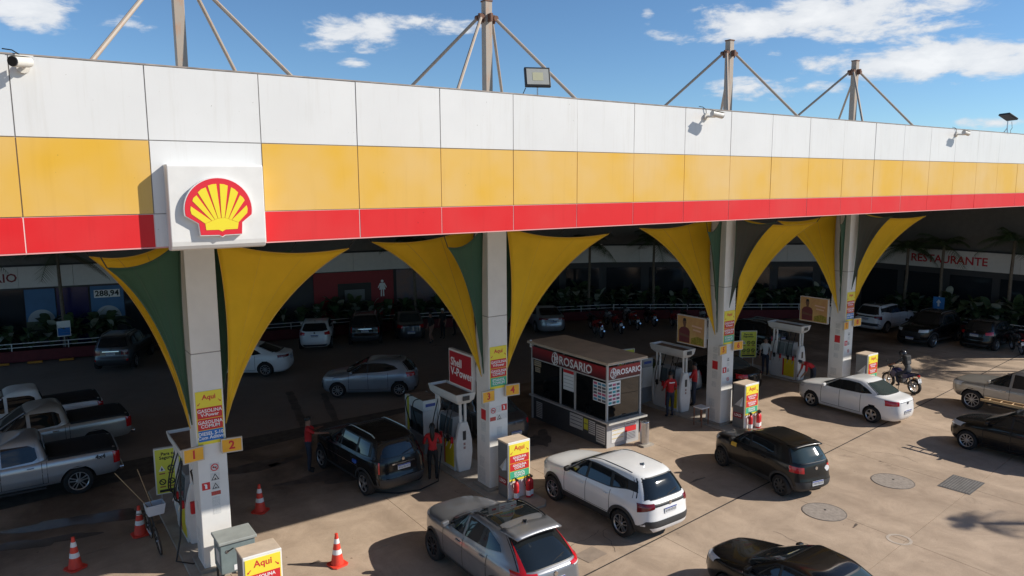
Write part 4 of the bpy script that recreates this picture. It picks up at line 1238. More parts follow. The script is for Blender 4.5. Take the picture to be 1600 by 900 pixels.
# five-door hatchback
SPECS['hatch'] = dict(
    wb=2.52, wr=.31, clad=.0, gap=.045, rim='split', hood=(.82, 1.04),
    front=[(.20, 1.86), (.30, 1.95), (.50, 1.98), (.72, 1.95), (.83, 1.85), (.90, 1.60), (.96, 1.28), (1.01, .98), (1.06, .85), (1.24, .48), (1.38, .16), (1.45, -.10), (1.49, -.42), (1.505, -.68)],
    rear=[(.20, -1.86), (.30, -1.96), (.48, -1.99), (.70, -1.95), (.90, -1.92), (1.02, -1.87), (1.14, -1.78), (1.28, -1.64), (1.39, -1.52), (1.45, -1.38), (1.49, -1.1), (1.505, -.85)],
    width=[(.20, .75), (.30, .83), (.50, .855), (.72, .86), (.90, .84), (1.02, .80), (1.16, .745), (1.30, .69), (1.41, .63), (1.46, .55), (1.49, .42), (1.505, .15)],
    nf=((0, 3.8), (.9, 3.5), (1.05, 4), (1.5, 4.5)), nr=((0, 4.6), (1.0, 4.4), (1.5, 4.4)),
    windscreen=(1.04, 1.40, .87, .84), rear_window=(1.06, 1.40, .82, .80),
    dlo=([(.72, 1.0), (.0, 1.02), (-.8, 1.07), (-1.22, 1.14)], [(.18, 1.37), (-.2, 1.395), (-.7, 1.375), (-1.06, 1.27)]),
    windows=[([(.66, 1.015), (.05, 1.03)], [(.16, 1.35), (.05, 1.365)]), ([(-.01, 1.032), (-.74, 1.08), (-1.12, 1.15)], [(-.01, 1.37), (-.66, 1.355), (-1.0, 1.265)])],
    seams=[.80, .01, -.80], seam_z=(.34, .99), handles=[(.18, .86), (-.62, .90)], mirror=(.62, 1.03), crease=(.60, -1.0, .9),
    tails=[((.82, 1.0), (.84, .98), .50, -1.55, LAMP_R, 'tail_lamp')], heads=[((.72, .86), (.70, .83), .40, 1.45, LAMP_C, 'head_lamp')],
    bands=[(1, .34, .56, .6, .62, BLACK, 'grille'), (-1, .24, .36, .7, .76, CLAD, 'rear_bumper_insert')],
    plate=.80, wiper=True, emblem=.96, fin=-1.2)
SPECS['fastback'] = dict(SPECS['saloon'])
SPECS['fastback'].update(
    wb=2.70, wr=.33,
    front=[(.18, 2.12), (.28, 2.24), (.48, 2.27), (.70, 2.22), (.80, 2.10), (.87, 1.80), (.93, 1.45), (.98, 1.1), (1.03, .95), (1.20, .52), (1.32, .18), (1.39, -.10), (1.42, -.40), (1.435, -.60)],
    rear=[(.18, -2.18), (.28, -2.28), (.50, -2.33), (.72, -2.30), (.90, -2.29), (1.00, -2.24), (1.03, -2.05), (1.06, -1.92), (1.12, -1.70), (1.22, -1.42), (1.32, -1.15), (1.39, -.95), (1.42, -.80), (1.435, -.70)],
    width=[(.18, .79), (.28, .86), (.48, .89), (.70, .90), (.88, .88), (1.0, .84), (1.10, .77), (1.25, .68), (1.36, .61), (1.40, .52), (1.425, .38), (1.435, .12)],
    rear_window=(1.09, 1.355, .82, .82), tails=[((.84, .97), (.86, .96), .30, -1.9, LAMP_D, 'tail_lamp')], rim='ten', plate=.72,
    seams=[.85, .0, -.9], rglass=GLASS)
def tonneau(t, sh, cab, pnt):
    z = 1.085
    o = MB()
    P = []
    for i in range(9):
        x = -.84 - 1.70 * i / 8
        P.append([(x, .855 * (-1 + 2 * j / 8), z + .10 - .045 * abs(-1 + 2 * j / 8) ** 3 - .03 * (i == 8)) for j in range(9)])
    o.grid(P)
    q = o.obj('bed_cover', mat('bed_cover', (.012, .012, .013), .7), t, smooth=True, fix=False)
    so = q.modifiers.new('s', 'SOLIDIFY'); so.thickness = .08; so.offset = -1
    MB().box(sh.X(0, .5, -1) - .10, sh.X(0, .5, -1) + .02, -.78, .78, .44, .56).obj('rear_bumper', CHROME, t, bevel=.03)
    for s_ in (-1, 1):
        MB().box(-.75, 1.0, s_ * .80, s_ * .97, .36, .41).obj('side_step', TRIM, t, bevel=.015)
SPECS['pickup'] = dict(
    wb=3.05, wr=.385, clad=.0, gap=.06, rim='split', hood=(.98, 1.14), lip=.0,
    front=[(.42, 2.32), (.52, 2.40), (.72, 2.44), (.92, 2.42), (1.02, 2.32), (1.07, 2.0), (1.11, 1.6), (1.14, 1.3), (1.15, 1.25)],
    rear=[(.42, -2.52), (.52, -2.60), (.72, -2.62), (.92, -2.62), (1.02, -2.61), (1.07, -2.60), (1.11, -2.57), (1.14, -2.52), (1.15, -2.48)],
    width=[(.42, .84), (.52, .90), (.72, .925), (.92, .925), (1.02, .91), (1.07, .89), (1.11, .86), (1.14, .80), (1.15, .74)],
    nf=((0, 4.5), (3, 4)), nr=((0, 12), (3, 12)), xm=-.2,
    cab=dict(front=[(1.05, 1.30), (1.15, 1.14), (1.40, .74), (1.62, .36), (1.72, .14), (1.78, -.12), (1.80, -.25)], rear=[(1.05, -.86), (1.15, -.86), (1.40, -.80), (1.62, -.72), (1.72, -.66), (1.78, -.50), (1.80, -.38)],
             width=[(1.05, .885), (1.15, .85), (1.40, .755), (1.62, .67), (1.72, .60), (1.78, .42), (1.80, .2)], xm=.1),
    windscreen=(1.17, 1.64, .88, .85), rear_window=(1.22, 1.62, .80, .78),
    windows=[([(1.0, 1.13), (.32, 1.14)], [(.42, 1.59), (.32, 1.61)]), ([(.22, 1.14), (-.52, 1.17), (-.60, 1.24)], [(.22, 1.61), (-.42, 1.59), (-.56, 1.50)])],
    seams=[1.12, .27, -.68, -.80], seam_z=(.50, 1.12), handles=[(.45, .98), (-.42, 1.0)], mirror=(.94, 1.20), handlem=CHROME,
    tails=[((.72, 1.06), (.72, 1.04), .78, -2.42, LAMP_R, 'tail_lamp')], heads=[((.86, 1.02), (.84, .98), .45, 1.95, LAMP_C, 'head_lamp')],
    bands=[(1, .55, .95, .6, .6, BLACK, 'grille')], plate=.66, extra=tonneau, crease=(.80, -2.2, 1.9))

G_LANE = 'cars waiting on the sunny forecourt'
G_PARK = 'cars parked along the planter'
G_PUMP = 'cars at the pumps under the canopy'
G_PICK = 'pickups standing under the canopy'
def from_left_wheels(fx, fy, rx, ry, off=.78):
    """centre and heading from front-left and rear-left tyre contacts"""
    h = math.atan2(fy - ry, fx - rx)
    mx_, my_ = (fx + rx) / 2, (fy + ry) / 2
    return (mx_ + off * math.sin(h), my_ - off * math.cos(h)), math.degrees(h)
c, h = from_left_wheels(11.98, 15.24, 12.03, 12.62)
car('parked_car', 'white compact crossover with black cladding in front of the kiosk', 'crossover', P_WHITE, c, h, group=G_LANE)
c, h = from_left_wheels(7.70, 14.28, 7.72, 11.61)
car('parked_car', 'grey crossover with dark glass roof and red tail lamps, bottom centre', 'coupe_suv', P_GREY, c, h, group=G_LANE)
def kwid_bits(t, sh, cab, pnt):
    MB().lathe([(0, -.012), (.085, -.012), (.085, 0)], 18, 'x', (sh.X(-.40, .80, -1), -.40, .80)).obj('round_sticker', WHT, t)
    q = MB(); side_patch(q, sh, [(.52, .84), (.76, .84)], [(.52, .96), (.76, .96)], 1, .012, 4, 3)
    q.obj('door_sticker', mat('yellow_sticker', (.75, .45, .04), .5), t, fix=False)
c, h = from_left_wheels(17.70, 14.23, 17.28, 11.80, .68)
car('parked_car', 'dusty black small hatchback with yellow door sticker on the sunny forecourt', 'small_hatch', P_BLACKD, c, h, group=G_LANE, extra=kwid_bits)
c, h = from_left_wheels(25.46, 16.27, 25.40, 13.81, .72)
car('parked_car', 'white saloon with red tail lamps beside the far column', 'saloon', P_WHITE, c, h, group=G_LANE)
c, h = from_left_wheels(7.62, 21.22, 7.87, 18.60, .78)
car('parked_car', 'black boxy off-roader with silver roof rails refuelling beside the second column', 'boxy_suv', P_BLACK, c, h, group=G_PUMP)
c, h = from_left_wheels(10.83, 28.26, 12.99, 26.93, .75)
car('parked_car', 'silver five-door hatchback crossing behind the black off-roader', 'hatch', P_SILVB, c, h, group='cars at the filling station')
def hilux_bits(t, sh, cab, pnt):
    tonneau(t, sh, cab, pnt)
    z = .98
    text('4x4', .17, (-2.1, sh.S(-2.1, z) + .012, z), (-1, 0, 0), (0, 0, 1), mat('decal_grey', (.03, .03, .035), .5), t, name='decal', bold=.006)
    q = MB(); side_patch(q, sh, [(-1.02, .80), (-.80, .80)], [(-1.02, .94), (-.80, .94)], 1, .004, 3, 3)
    q.obj('fuel_flap', pnt, t, fix=False)
car('pickup_truck', 'silver double-cab pickup with 4x4 decal, nearest of the three at left', 'pickup', P_SILVER, (-.285, 24.26), 180, 'pickup', G_PICK, extra=hilux_bits)
car('pickup_truck', 'silver double-cab pickup in the middle of the three at left', 'pickup', P_CHAMP, (.43, 27.5), 184, 'pickup', G_PICK)
car('pickup_truck', 'white double-cab pickup, farthest of the three at left', 'pickup', P_WHITE, (-.1, 30.15), 182, 'pickup', G_PICK)
def plank(t, sh, cab, pnt): tonneau(t, sh, cab, pnt)
car('pickup_truck', 'champagne double-cab pickup at the right edge of the sunny forecourt', 'pickup', P_CHAMP, (30.82, 10.92), 90, 'pickup', G_LANE, rim='ten')
car('parked_car', 'glossy black hatchback at the right edge in front of the champagne pickup', 'hatch', P_BLACK, (26.05, 9.28), 90, group=G_LANE, rim='ten')
car('parked_car', 'black saloon cropped by the bottom edge of the picture', 'saloon', P_BLACK, (12.50, 7.98), 90, group=G_LANE)
car('parked_car', 'black saloon with lit chrome tail beside the third column', 'saloon', P_BLACK, (24.85, 20.6), 92, group=G_PUMP)
car('parked_car', 'black off-roader waiting behind the farthest dispenser', 'boxy_suv', P_BLACK, (31.8, 24.2), 92, group=G_PUMP)
car('parked_car', 'dark grey saloon half hidden between second column and kiosk', 'saloon', P_DGREY, (13.42, 21.3), 90, group=G_PUMP)
car('parked_car', 'blue silver hatchback half hidden behind the kiosk', 'hatch', P_SILVB, (18.38, 21.1), 90, group=G_PUMP)
car('parked_car', 'beige hatchback behind the third fuel dispenser', 'hatch', P_CHAMP, (22.6, 21.7), 90, group=G_PUMP)
car('parked_car', 'white saloon with multi-spoke wheels behind the nearest column', 'fastback', P_WHITE, (8.76, 34.85), 146)
car('parked_car', 'dark off-roader with red bumper lamps parked before the planter at left', 'boxy_suv', P_DGREY, (4.6, 40.45), 66, group=G_PARK,
    tails=[((.78, 1.0), (.80, 1.0), .45, -1.9, LAMP_D, 'tail_lamp'), ((.50, .60), (.50, .60), .66, -1.98, LAMP_R, 'bumper_lamp')], fin=None)
car('parked_car', 'white hatchback glimpsed behind the leftmost fabric sail', 'hatch', P_WHITE, (7.5, 38.9), 66, group=G_PARK, clad=.0)
car('parked_car', 'white hatchback parked before the restroom wall', 'hatch', P_WHITE, (13.9, 38.93), 65.6, group=G_PARK)
car('parked_car', 'black off-roader parked beside the white hatchback, chrome bar on its tail', 'boxy_suv', P_BLACK, (16.57, 38.46), 64.5, group=G_PARK)
car('parked_car', 'dark grey saloon parked right of the black off-roader', 'saloon', P_DGREY, (19.1, 38.26), 68, group=G_PARK)
car('parked_car', 'silver fastback saloon parked beyond the kiosk', 'fastback', P_SILVER, (26.76, 35.26), 67, group=G_PARK)
car('parked_car', 'white crossover with black roof parked under the blue sign', 'crossover', P_WHITE, (42.95, 22.95), 0, group=G_PARK, cladm=P_WHITE, roofs=[(-.05, -1.5, .52, P_BLACK, 'black_roof')])
car('parked_car', 'black off-roader parked nose out with silver roof rails', 'boxy_suv', P_BLACK, (41.2, 19.5), 180, group=G_PARK)
car('parked_car', 'black hatchback parked at the far right edge beside a motorcycle', 'hatch', P_BLACK, (42.85, 17.15), 0, group=G_PARK)

# ================================================================ pump islands and equipment
M_ISL = mat('island_concrete', (.36, .32, .27), .8, var=.2, scale=2, pos=True)
M_KERB = mat('island_kerb', (.26, .23, .19), .8, var=.25, scale=4, pos=True)
ord4 = ['leftmost', 'second', 'third', 'rightmost']
for k, cx in enumerate(CX):
    P = [(-.62, 15.3), (-.4, 15.05), (.4, 15.05), (.62, 15.3), (.62, 22.3), (.4, 22.6), (-.4, 22.6), (-.62, 22.3)]
    if k == 0: P = [(x, y if y > 16 else y + 1.3) for x, y in P]
    o = MB().prism(P, (cx, 0, -.02), (1, 0, 0), (0, 1, 0), (0, 0, .07)).obj('pump_island', M_ISL, bevel=.015)
    tag(o, f'low concrete pump island under the {ord4[k]} column', 'pump island', 'pump islands', kind='structure')
M_PUMPW = mat('pump_white', (.72, .71, .68), .4, var=.06, scale=3)
M_PUMPG = mat('pump_grey', (.26, .27, .28), .45, var=.1)
M_PUMPD = mat('pump_dark', (.035, .037, .04), .35)
M_SCR = mat('pump_screen', (.10, .13, .14), .12)
M_TRAY = mat('tray_dust', (.20, .14, .10), .85, var=.25, scale=4)
HOSE = mat('hose', (.012, .012, .012), .5)
def hose_pts(a, b, drop, out, n=14):
    a, b, out = Vector(a), Vector(b), Vector(out)
    return [a.lerp(b, i / n) + Vector((0, 0, -drop)) * math.sin(math.pi * i / n) + out * math.sin(math.pi * i / n) for i in range(n + 1)]
def dispenser(x, y, label):
    t = thing('fuel_dispenser', label, 'fuel dispenser', (x, y, .05), 0, 'white fuel dispensers')
    cab_ = MB().box(-.25, .25, -.50, .72, 0, .98).obj('cabinet', M_PUMPW, t, bevel=.02)
    for s_ in (-1, 1):
        X0, X1 = (s_ * .252, s_ * .262)
        MB().box(X0, X1, -.46, .05, .12, .88).obj('yellow_panel', YEL, cab_)
        MB().box(X0, X1, .055, .12, .12, .88).obj('red_stripe', REDT, cab_)
        MB().box(X0, X1, .125, .68, .12, .88).obj('white_panel', M_PUMPW, cab_)
    dsp = MB().add([(-.24, -.34, .985), (.24, -.34, .985), (.24, .5, .985), (-.24, .5, .985), (-.17, -.30, 1.62), (.17, -.30, 1.62), (.17, .46, 1.62), (-.17, .46, 1.62)],
                   [(3, 2, 1, 0), (4, 5, 6, 7), (0, 1, 5, 4), (1, 2, 6, 5), (2, 3, 7, 6), (3, 0, 4, 7)]).obj('display_head', M_PUMPG, t, bevel=.015)
    for s_ in (-1, 1):
        for (ya, yb) in ((-.29, .05), (.11, .45)):
            n = Vector((s_ * .635, 0, .07)).normalized()
            o = Vector((s_ * .206, 0, 1.30))
            MB().prism([(ya, -.24), (yb, -.24), (yb, .26), (ya, .26)], o + n * .004, (0, 1, 0), Vector((-s_ * .07, 0, .635)).normalized(), n * .006).obj('screen', M_SCR, dsp)
    W = [(0, .20), (.15, .235), (.55, .29), (.95, .275), (1.25, .21), (1.45, .15), (1.52, .13)]
    P = [(-w, z) for z, w in W] + [(w, z) for z, w in reversed(W)]
    ep = MB().prism(P, (0, -.66, 0), (1, 0, 0), (0, 0, 1), (0, .14, 0)).obj('end_plate', M_PUMPW, t, bevel=.035)
    MB().box(-.055, .055, -.672, -.655, .98, 1.26).obj('keypad', M_PUMPD, ep, bevel=.02)
    for z in (.86, .74): MB().box(-.035, .035, -.664, -.655, z - .04, z + .035).obj('panel_mark', mat('mark_grey', (.35, .2, .18), .5), ep)
    MB().prism(P, (0, .74, 0), (1, 0, 0), (0, 0, 1), (0, .10, 0)).obj('end_plate', M_PUMPW, t, bevel=.03)
    for (xx, yy) in ((-.085, -.58), (.085, -.58), (-.2, .5), (-.2, .66)):
        MB().cyl((xx, yy, 1.45 if yy < 0 else .98), (xx, yy, 2.16), .042, n=10).obj('post', M_PUMPW, t, smooth=True)
    tr = MB()
    def ring(hx, y0, y1, z): return [(-hx, y0, z), (hx, y0, z), (hx, y1, z), (-hx, y1, z)]
    rs = [ring(.20, -.66, .78, 2.10), ring(.30, -.76, .90, 2.22), ring(.345, -.80, .95, 2.44), ring(.31, -.765, .915, 2.44), ring(.29, -.74, .89, 2.36)]
    tr.grid([[Vector(p) for p in r] for r in rs], 0, wrap=True)
    tr.f.append((0, 1, 2, 3)); tr.m.append(0); tr.f.append((16, 17, 18, 19)); tr.m.append(1)
    th = tr.obj('hose_tray', [M_PUMPW, M_TRAY], t, bevel=.02)
    MB().box(-.11, .11, -.815, -.775, 2.24, 2.37).obj('tray_lamp', M_PUMPD, th)
    for i, (yy, s_) in enumerate(((-.45, -1), (-.2, -1), (.2, -1), (.5, -1), (-.4, 1), (.3, 1))):
        MB().tube(hose_pts((s_ * .2, yy, 2.12), (s_ * .27, yy + .04, .95), .25 + .1 * (i % 2), (s_ * .2, 0, 0)), .017, 6).obj('hose', HOSE, t, smooth=True)
        nz_ = MB().box(s_ * .26, s_ * .33, yy, yy + .08, .86, 1.06).obj('nozzle', REDP if i % 2 == 0 else BLACK, t, bevel=.015)
        MB().cyl((s_ * .30, yy + .04, .88), (s_ * .36, yy + .04, .72), .014, n=6).obj('spout', STEEL, nz_)
    return t
def old_dispenser(x, y, label, head):
    t = thing('fuel_dispenser', label, 'fuel dispenser', (x, y, .05), 0, 'older grey fuel dispensers')
    MB().box(-.28, .28, -.5, .5, 0, .62).obj('cabinet', M_PUMPG, t, bevel=.02)
    MB().box(-.25, .25, -.46, .46, .622, 1.40).obj('meter_case', M_PUMPD, t, bevel=.01)
    for s_ in (-1, 1):
        MB().box(-.285, .285, s_ * .46, s_ * .5, .622, 1.42).obj('side_post', M_PUMPW, t, bevel=.01)
    hd_ = MB().box(-.29, .29, -.5, .5, 1.42, 1.78).obj('header', head, t, bevel=.03)
    MB().box(-.29, .29, -.5, .5, 1.782, 1.80).obj('header_top', M_TRAY, hd_)
    for s_ in (-1, 1):
        MB().box(s_ * .25, s_ * .262, -.38, .38, .9, 1.3).obj('screen', M_SCR, t)
    MB().box(-.2, .2, -.503, -.5, 1.56, 1.66).obj('header_print', mat('blue_brand', (.05, .08, .32), .5, var=.8, scale=40), hd_)
    for yy in (-.25, .25):
        MB().tube(hose_pts((-.2, yy, 1.78), (-.30, yy + .1, .8), -.35, (-.25, 0, 0)), .018, 6).obj('hose', HOSE, t, smooth=True)
        MB().box(-.34, -.27, yy + .05, yy + .15, .72, .95).obj('nozzle', BLACK, t, bevel=.015)
dispenser(3.36, 18.85, 'white fuel dispenser with black hoses behind the nearest column')
dispenser(10.93, 19.0, 'white fuel dispenser with tray top left of the second column')
dispenser(20.75, 19.15, 'white fuel dispenser with tray top left of the third column')
dispenser(28.35, 19.35, 'white fuel dispenser with yellow panels left of the farthest column')
old_dispenser(10.85, 20.75, 'older dispenser with pale header between yellow sign and white dispenser', M_PUMPW)
old_dispenser(20.5, 20.75, 'older grey dispenser behind the attendant near the kiosk', mat('header_grey', (.34, .34, .34), .4))
# big hose loops hanging by the first column
t = thing('hose_loop', 'black hose loops hanging from the nearest dispenser tray to the floor', 'hose', (3.2, 17.95, 0))
MB().tube([(-.1, .1, 2.2), (-.18, -.05, 2.3), (-.25, -.1, 1.9), (-.28, -.15, 1.2), (-.35, -.2, .5), (-.5, -.4, .06), (-.2, -.75, .05), (.15, -.6, .06), (.22, -.2, .4), (.2, 0, .9)], .022, 7).obj('hose', HOSE, t, smooth=True)
MB().tube([(.1, .1, 1.5), (.0, -.05, 2.0), (.12, -.1, 2.12), (.25, -.1, 1.9), (.26, -.1, 1.2), (.3, -.15, .5), (.25, -.4, .08), (-.05, -.5, .055)], .022, 7).obj('hose', HOSE, t, smooth=True)
MB().box(-.06, .06, -.1, .0, .95, 1.25).obj('nozzle', REDP, t, bevel=.02)

def safety_sign(x, y, z, rz, label, w=.72, h=1.2):
    t = thing('safety_sign', label, 'sign', (x, y, 0), rz, 'yellow safety signs')
    MB().box(-w / 2 - .03, w / 2 + .03, 0, .12, z - .03, z + h + .03).obj('sign_case', M_PUMPW, t, bevel=.01)
    MB().box(-w / 2, w / 2, -.008, -.001, z, z + h).obj('sign_face', mat('safety_yellow', (.72, .70, .08), .45, var=.05), t)
    text('Para sua\nSegurança', .12, (-.02, -.0095, z + h - .18), (1, 0, 0), (0, 0, 1), BLK, t, bold=.003)
    for i in range(6):
        cx_, cz = -w / 2 + w * (.2 + .3 * (i % 3)), z + h * (.56 - .30 * (i // 3))
        if i == 0:
            MB().prism([(-.08, -.06), (.08, -.06), (0, .09)], (cx_, -.0085, cz), (1, 0, 0), (0, 0, 1), (0, -.002, 0)).obj('pictogram', WHT, t)
            MB().prism([(-.03, -.04), (.03, -.04), (0, .05)], (cx_, -.011, cz), (1, 0, 0), (0, 0, 1), (0, -.001, 0)).obj('pictogram', BLK, t)
        else:
            MB().lathe([(.055, 0), (.055, -.003), (.085, -.003), (.085, 0)], 18, 'y', (cx_, -.0085, cz)).obj('pictogram', BLK, t)
            MB().prism([(-.07, -.01), (.07, -.01), (.07, .01), (-.07, .01)], (cx_, -.0125, cz), Vector((1, 0, -1)).normalized(), Vector((1, 0, 1)).normalized(), (0, -.001, 0)).obj('pictogram', BLK, t)
        MB().box(cx_ - .07, cx_ + .07, -.011, -.0085, cz - .15, cz - .115).obj('caption', mat('caption_red', (.35, .12, .05), .5), t)
    MB().box(-w / 2 + .06, w / 2 - .06, -.011, -.0085, z + .03, z + .10).obj('footer', BLK, t)
    for s_ in (-1, 1): MB().cyl((s_ * w * .35, .06, 0), (s_ * w * .35, .06, z), .025, n=8).obj('leg', STEEL, t)
safety_sign(3.20, 20.6, .55, R(-6), 'yellow safety sign with pictograms behind the bicycle')
safety_sign(11.12, 21.75, .42, R(-6), 'yellow safety sign beside the older dispenser and the black off-roader')
safety_sign(20.95, 21.9, .6, R(-10), 'yellow safety sign glimpsed past the right edge of the kiosk')
safety_sign(28.2, 21.4, .6, R(-32), 'yellow safety sign left of the farthest dispenser')

def board_left(k, label, fn, z0=2.75, z1=3.82, y0=17.42, y1=18.75):
    x = CX[k] - CW - .10
    t = thing('column_board', label, 'sign board', (x, y0, z0), 0, 'boards mounted on the columns')
    W_, H_ = y1 - y0, z1 - z0
    MB().box(0, .12, 0, W_, 0, H_).obj('frame', mat('board_frame', (.66, .64, .61), .45), t, bevel=.012)
    MB().box(.1, .2, -.08, .25, H_ * .3, H_ * .7).obj('bracket', STEEL, t)
    fn(t, W_, H_)
def vpower(t, W_, H_):
    MB().box(-.006, -.001, .05, W_ - .05, .06, H_ - .06).obj('red_face', mat('board_red', (.42, .015, .025), .4), t, bevel=.0)
    text('Shell\nV-Power', .34, (-.008, W_ - .13, H_ * .52), (0, -1, 0), (0, 0, 1), WHT, t, align='LEFT', bold=.006)
board_left(1, 'white framed red board reading V-Power on the second column', vpower)
def ad(t, W_, H_):
    """poster: a generic man in a dark red polo before an orange field"""
    MB().box(-.005, -.001, .03, W_ - .03, .03, H_ - .03).obj('poster_field', mat('poster_orange', (.52, .25, .10), .5, var=.35, scale=2.5, col2=(.62, .40, .14)), t)
    def flat(P, m, nm, d): MB().prism(P, (-.006 - d, W_, 0), (0, -1, 0), (0, 0, 1), (-.001, 0, 0)).obj(nm, m, t)
    sk = mat('poster_skin', (.17, .08, .05), .6); rd = mat('poster_shirt', (.16, .035, .035), .6)
    flat([(.12, .06), (.62, .06), (.63, .50), (.56, .60), (.44, .64), (.32, .64), (.20, .60), (.11, .50)], rd, 'poster_shirt', 0)
    flat([(.34, .62), (.42, .62), (.44, .72), (.46, .82), (.43, .92), (.37, .95), (.31, .92), (.28, .82), (.31, .72)], sk, 'poster_head', .0015)
    flat([(.14, .30), (.60, .26), (.62, .33), (.15, .40)], sk, 'poster_arms', .0015)
    flat([(.29, .86), (.45, .86), (.43, .95), (.37, .97), (.31, .95)], BLK, 'poster_hair', .003)
    flat([(.72, .70), (1.2, .66), (1.2, .72), (.72, .76)], mat('poster_print', (.72, .45, .32), .6), 'poster_line', 0)
    flat([(.78, .56), (1.15, .53), (1.15, .59), (.78, .62)], mat('poster_print', (.7, .4, .3), .6), 'poster_line', 0)
    flat([(.70, .06), (1.28, .06), (1.28, .30), (1.0, .36), (.70, .26)], mat('poster_leaf', (.30, .24, .03), .6, var=.4, scale=12), 'poster_scenery', 0)
board_left(2, 'orange advertising board with a man in a red shirt on the third column', ad)
board_left(3, 'orange advertising board with a man in a red shirt on the farthest column', ad)

# bin cabinets with fuel boards, extinguishers
M_BINS = mat('bin_grey', (.16, .165, .17), .45, var=.08)
M_BINT = mat('bin_top', (.55, .44, .33), .7, var=.12, scale=5)
def bin_cabinet(x, y, label, ext_n, third=ETA):
    t = thing('bin_cabinet', label, 'bin cabinet', (x, y, 0), 0, 'bin cabinets with fuel boards')
    MB().box(-.35, .35, 0, .48, .05, 1.60).obj('case', M_BINS, t, bevel=.01)
    MB().box(-.37, .37, -.03, .5, 1.602, 1.65).obj('lid', M_BINT, t, bevel=.012)
    MB().box(-.37, .37, -.045, -.002, .05, 1.66).obj('front_panel', M_PUMPW, t, bevel=.015)
    fuel_board(t, -.335, .335, .56, 1.60, -.047, third)
    MB().add([(-.352, .06, .86), (-.352, .06, 1.22), (-.352, .40, .86), (-.50, .06, .90), (-.36, .40, .88)], [(0, 1, 3), (0, 3, 4, 2), (1, 2, 4, 3), (0, 2, 1)]).obj('chute_flap', M_PUMPW, t)
    MB().box(-.358, -.351, .05, .44, .42, .60).obj('bin_label', mat('lixo_red', (.30, .015, .02), .5), t)
    text('LIXO', .13, (-.3595, .245, .51), (0, -1, 0), (0, 0, 1), WHT, t, bold=.003)
    for i in range(ext_n):
        ex = (-.18, .2, .31)[i]
        e = thing('fire_extinguisher', f'red fire extinguisher, {("left", "middle", "right")[i]} one before {label.split("in front of ")[-1]}', 'fire extinguisher', (x + ex, y - .16 - .04 * (i == 1), .06), 0, 'fire extinguishers')
        MB().lathe([(0, 0), (.065, 0), (.075, .02), (.075, .40), (.06, .47), (.03, .50), (.03, .54), (0, .54)], 16).obj('cylinder', REDP, e, smooth=True)
        MB().lathe([(.0765, .06), (.0765, .20)], 16).obj('label_band', WHT, e, fix=False)
        MB().box(-.02, .02, -.07, .05, .545, .60).obj('valve', BLACK, e, bevel=.006)
        MB().tube([(0, -.06, .56), (-.08, -.06, .66), (-.15, -.03, .64), (-.17, -.03, .5), (-.12, -.03, .35)], .012, 6).obj('hose', HOSE, e, smooth=True)
bin_cabinet(11.2, 15.92, 'bin cabinet with fuel board in front of the second column', 3)
bin_cabinet(21.22, 15.92, 'bin cabinet with fuel board in front of the third column', 3)
bin_cabinet(29.0, 15.92, 'bin cabinet with fuel board in front of the farthest column', 0)
bin_cabinet(3.60, 13.68, 'bin cabinet with fuel board cropped by the bottom edge', 0, DIE)
t = thing('utility_cabinet', 'weathered green-grey metal cabinet on legs beside the nearest column', 'cabinet', (3.62, 15.9, 0), 0)
M_UT = mat('cabinet_green', (.17, .215, .215), .5, var=.15, scale=3)
MB().box(-.36, .36, -.3, .3, .42, 1.08).obj('case', M_UT, t, bevel=.012)
MB().box(-.40, .40, -.34, .34, 1.082, 1.15).obj('lid', mat('cabinet_lid', (.30, .32, .30), .55, var=.15, scale=2.5), t, bevel=.015)
for sx in (-1, 1):
    for sy in (-1, 1): MB().box(sx * .30, sx * .34, sy * .24, sy * .28, 0, .42).obj('leg', BLACK, t)
MB().box(-.1, .26, -.306, -.301, .46, .58).obj('notice', WHT, t)
MB().tube([(-.22, -.32, .92), (-.10, -.34, .98)], .014, 6).obj('latch', BLACK, t)
MB().lathe([(0, -.012), (.04, -.012), (.04, 0)], 12, 'y', (-.22, -.30, .92)).obj('lock', STEEL, t)
MB().box(-.362, -.365, -.2, .1, .6, .9).obj('side_notice', M_STK, t)
# small table beside column three
t = thing('side_stool', 'small metal stool beside the third column', 'stool', (20.15, 17.2, 0))
MB().box(-.2, .2, -.2, .2, .66, .70).obj('seat', WHITE, t)
for sx in (-1, 1):
    for sy in (-1, 1): MB().box(sx * .16, sx * .19, sy * .16, sy * .19, 0, .66).obj('leg', mat('rust_leg', (.25, .12, .07), .7), t)

# ---- traffic cones
M_CO = mat('cone_red', (.72, .055, .03), .5, var=.08, scale=8)
M_CB = mat('cone_band', (.78, .77, .76), .45, var=.06, scale=10)
cone_t = None
def cone(x, y, label, rz=0):
    global cone_t
    if cone_t is None:
        t = thing('traffic_cone', label, 'traffic cone', (x, y, 0), rz, 'traffic cones on the forecourt')
        MB().prism([(-.2, -.14), (-.14, -.2), (.14, -.2), (.2, -.14), (.2, .14), (.14, .2), (-.14, .2), (-.2, .14)], (0, 0, .0), (1, 0, 0), (0, 1, 0), (0, 0, .035)).obj('base', M_CO, t, bevel=.008)
        f = lambda z: .148 - (z - .036) * (.148 - .032) / .70
        for nm, a, b_, m, o_ in (('lower_body', .036, .28, M_CO, 0), ('lower_band', .28, .39, M_CB, .002), ('middle_body', .39, .53, M_CO, 0), ('upper_band', .53, .64, M_CB, .002), ('upper_body', .64, .735, M_CO, 0)):
            MB().lathe([(f(a) + o_, a), (f(b_) + o_, b_)], 24).obj(nm, m, t, smooth=True, fix=False)
        MB().lathe([(.036, .725), (.040, .735), (.034, .755), (0, .76)], 18).obj('tip', M_CO, t, smooth=True)
        cone_t = t
        return
    t = copy_tree(cone_t); t.location = (x, y, 0); t.rotation_euler = (0, 0, rz); t['label'] = label
cone(5.72, 15.36, 'red traffic cone with white bands standing in the sun', .2)
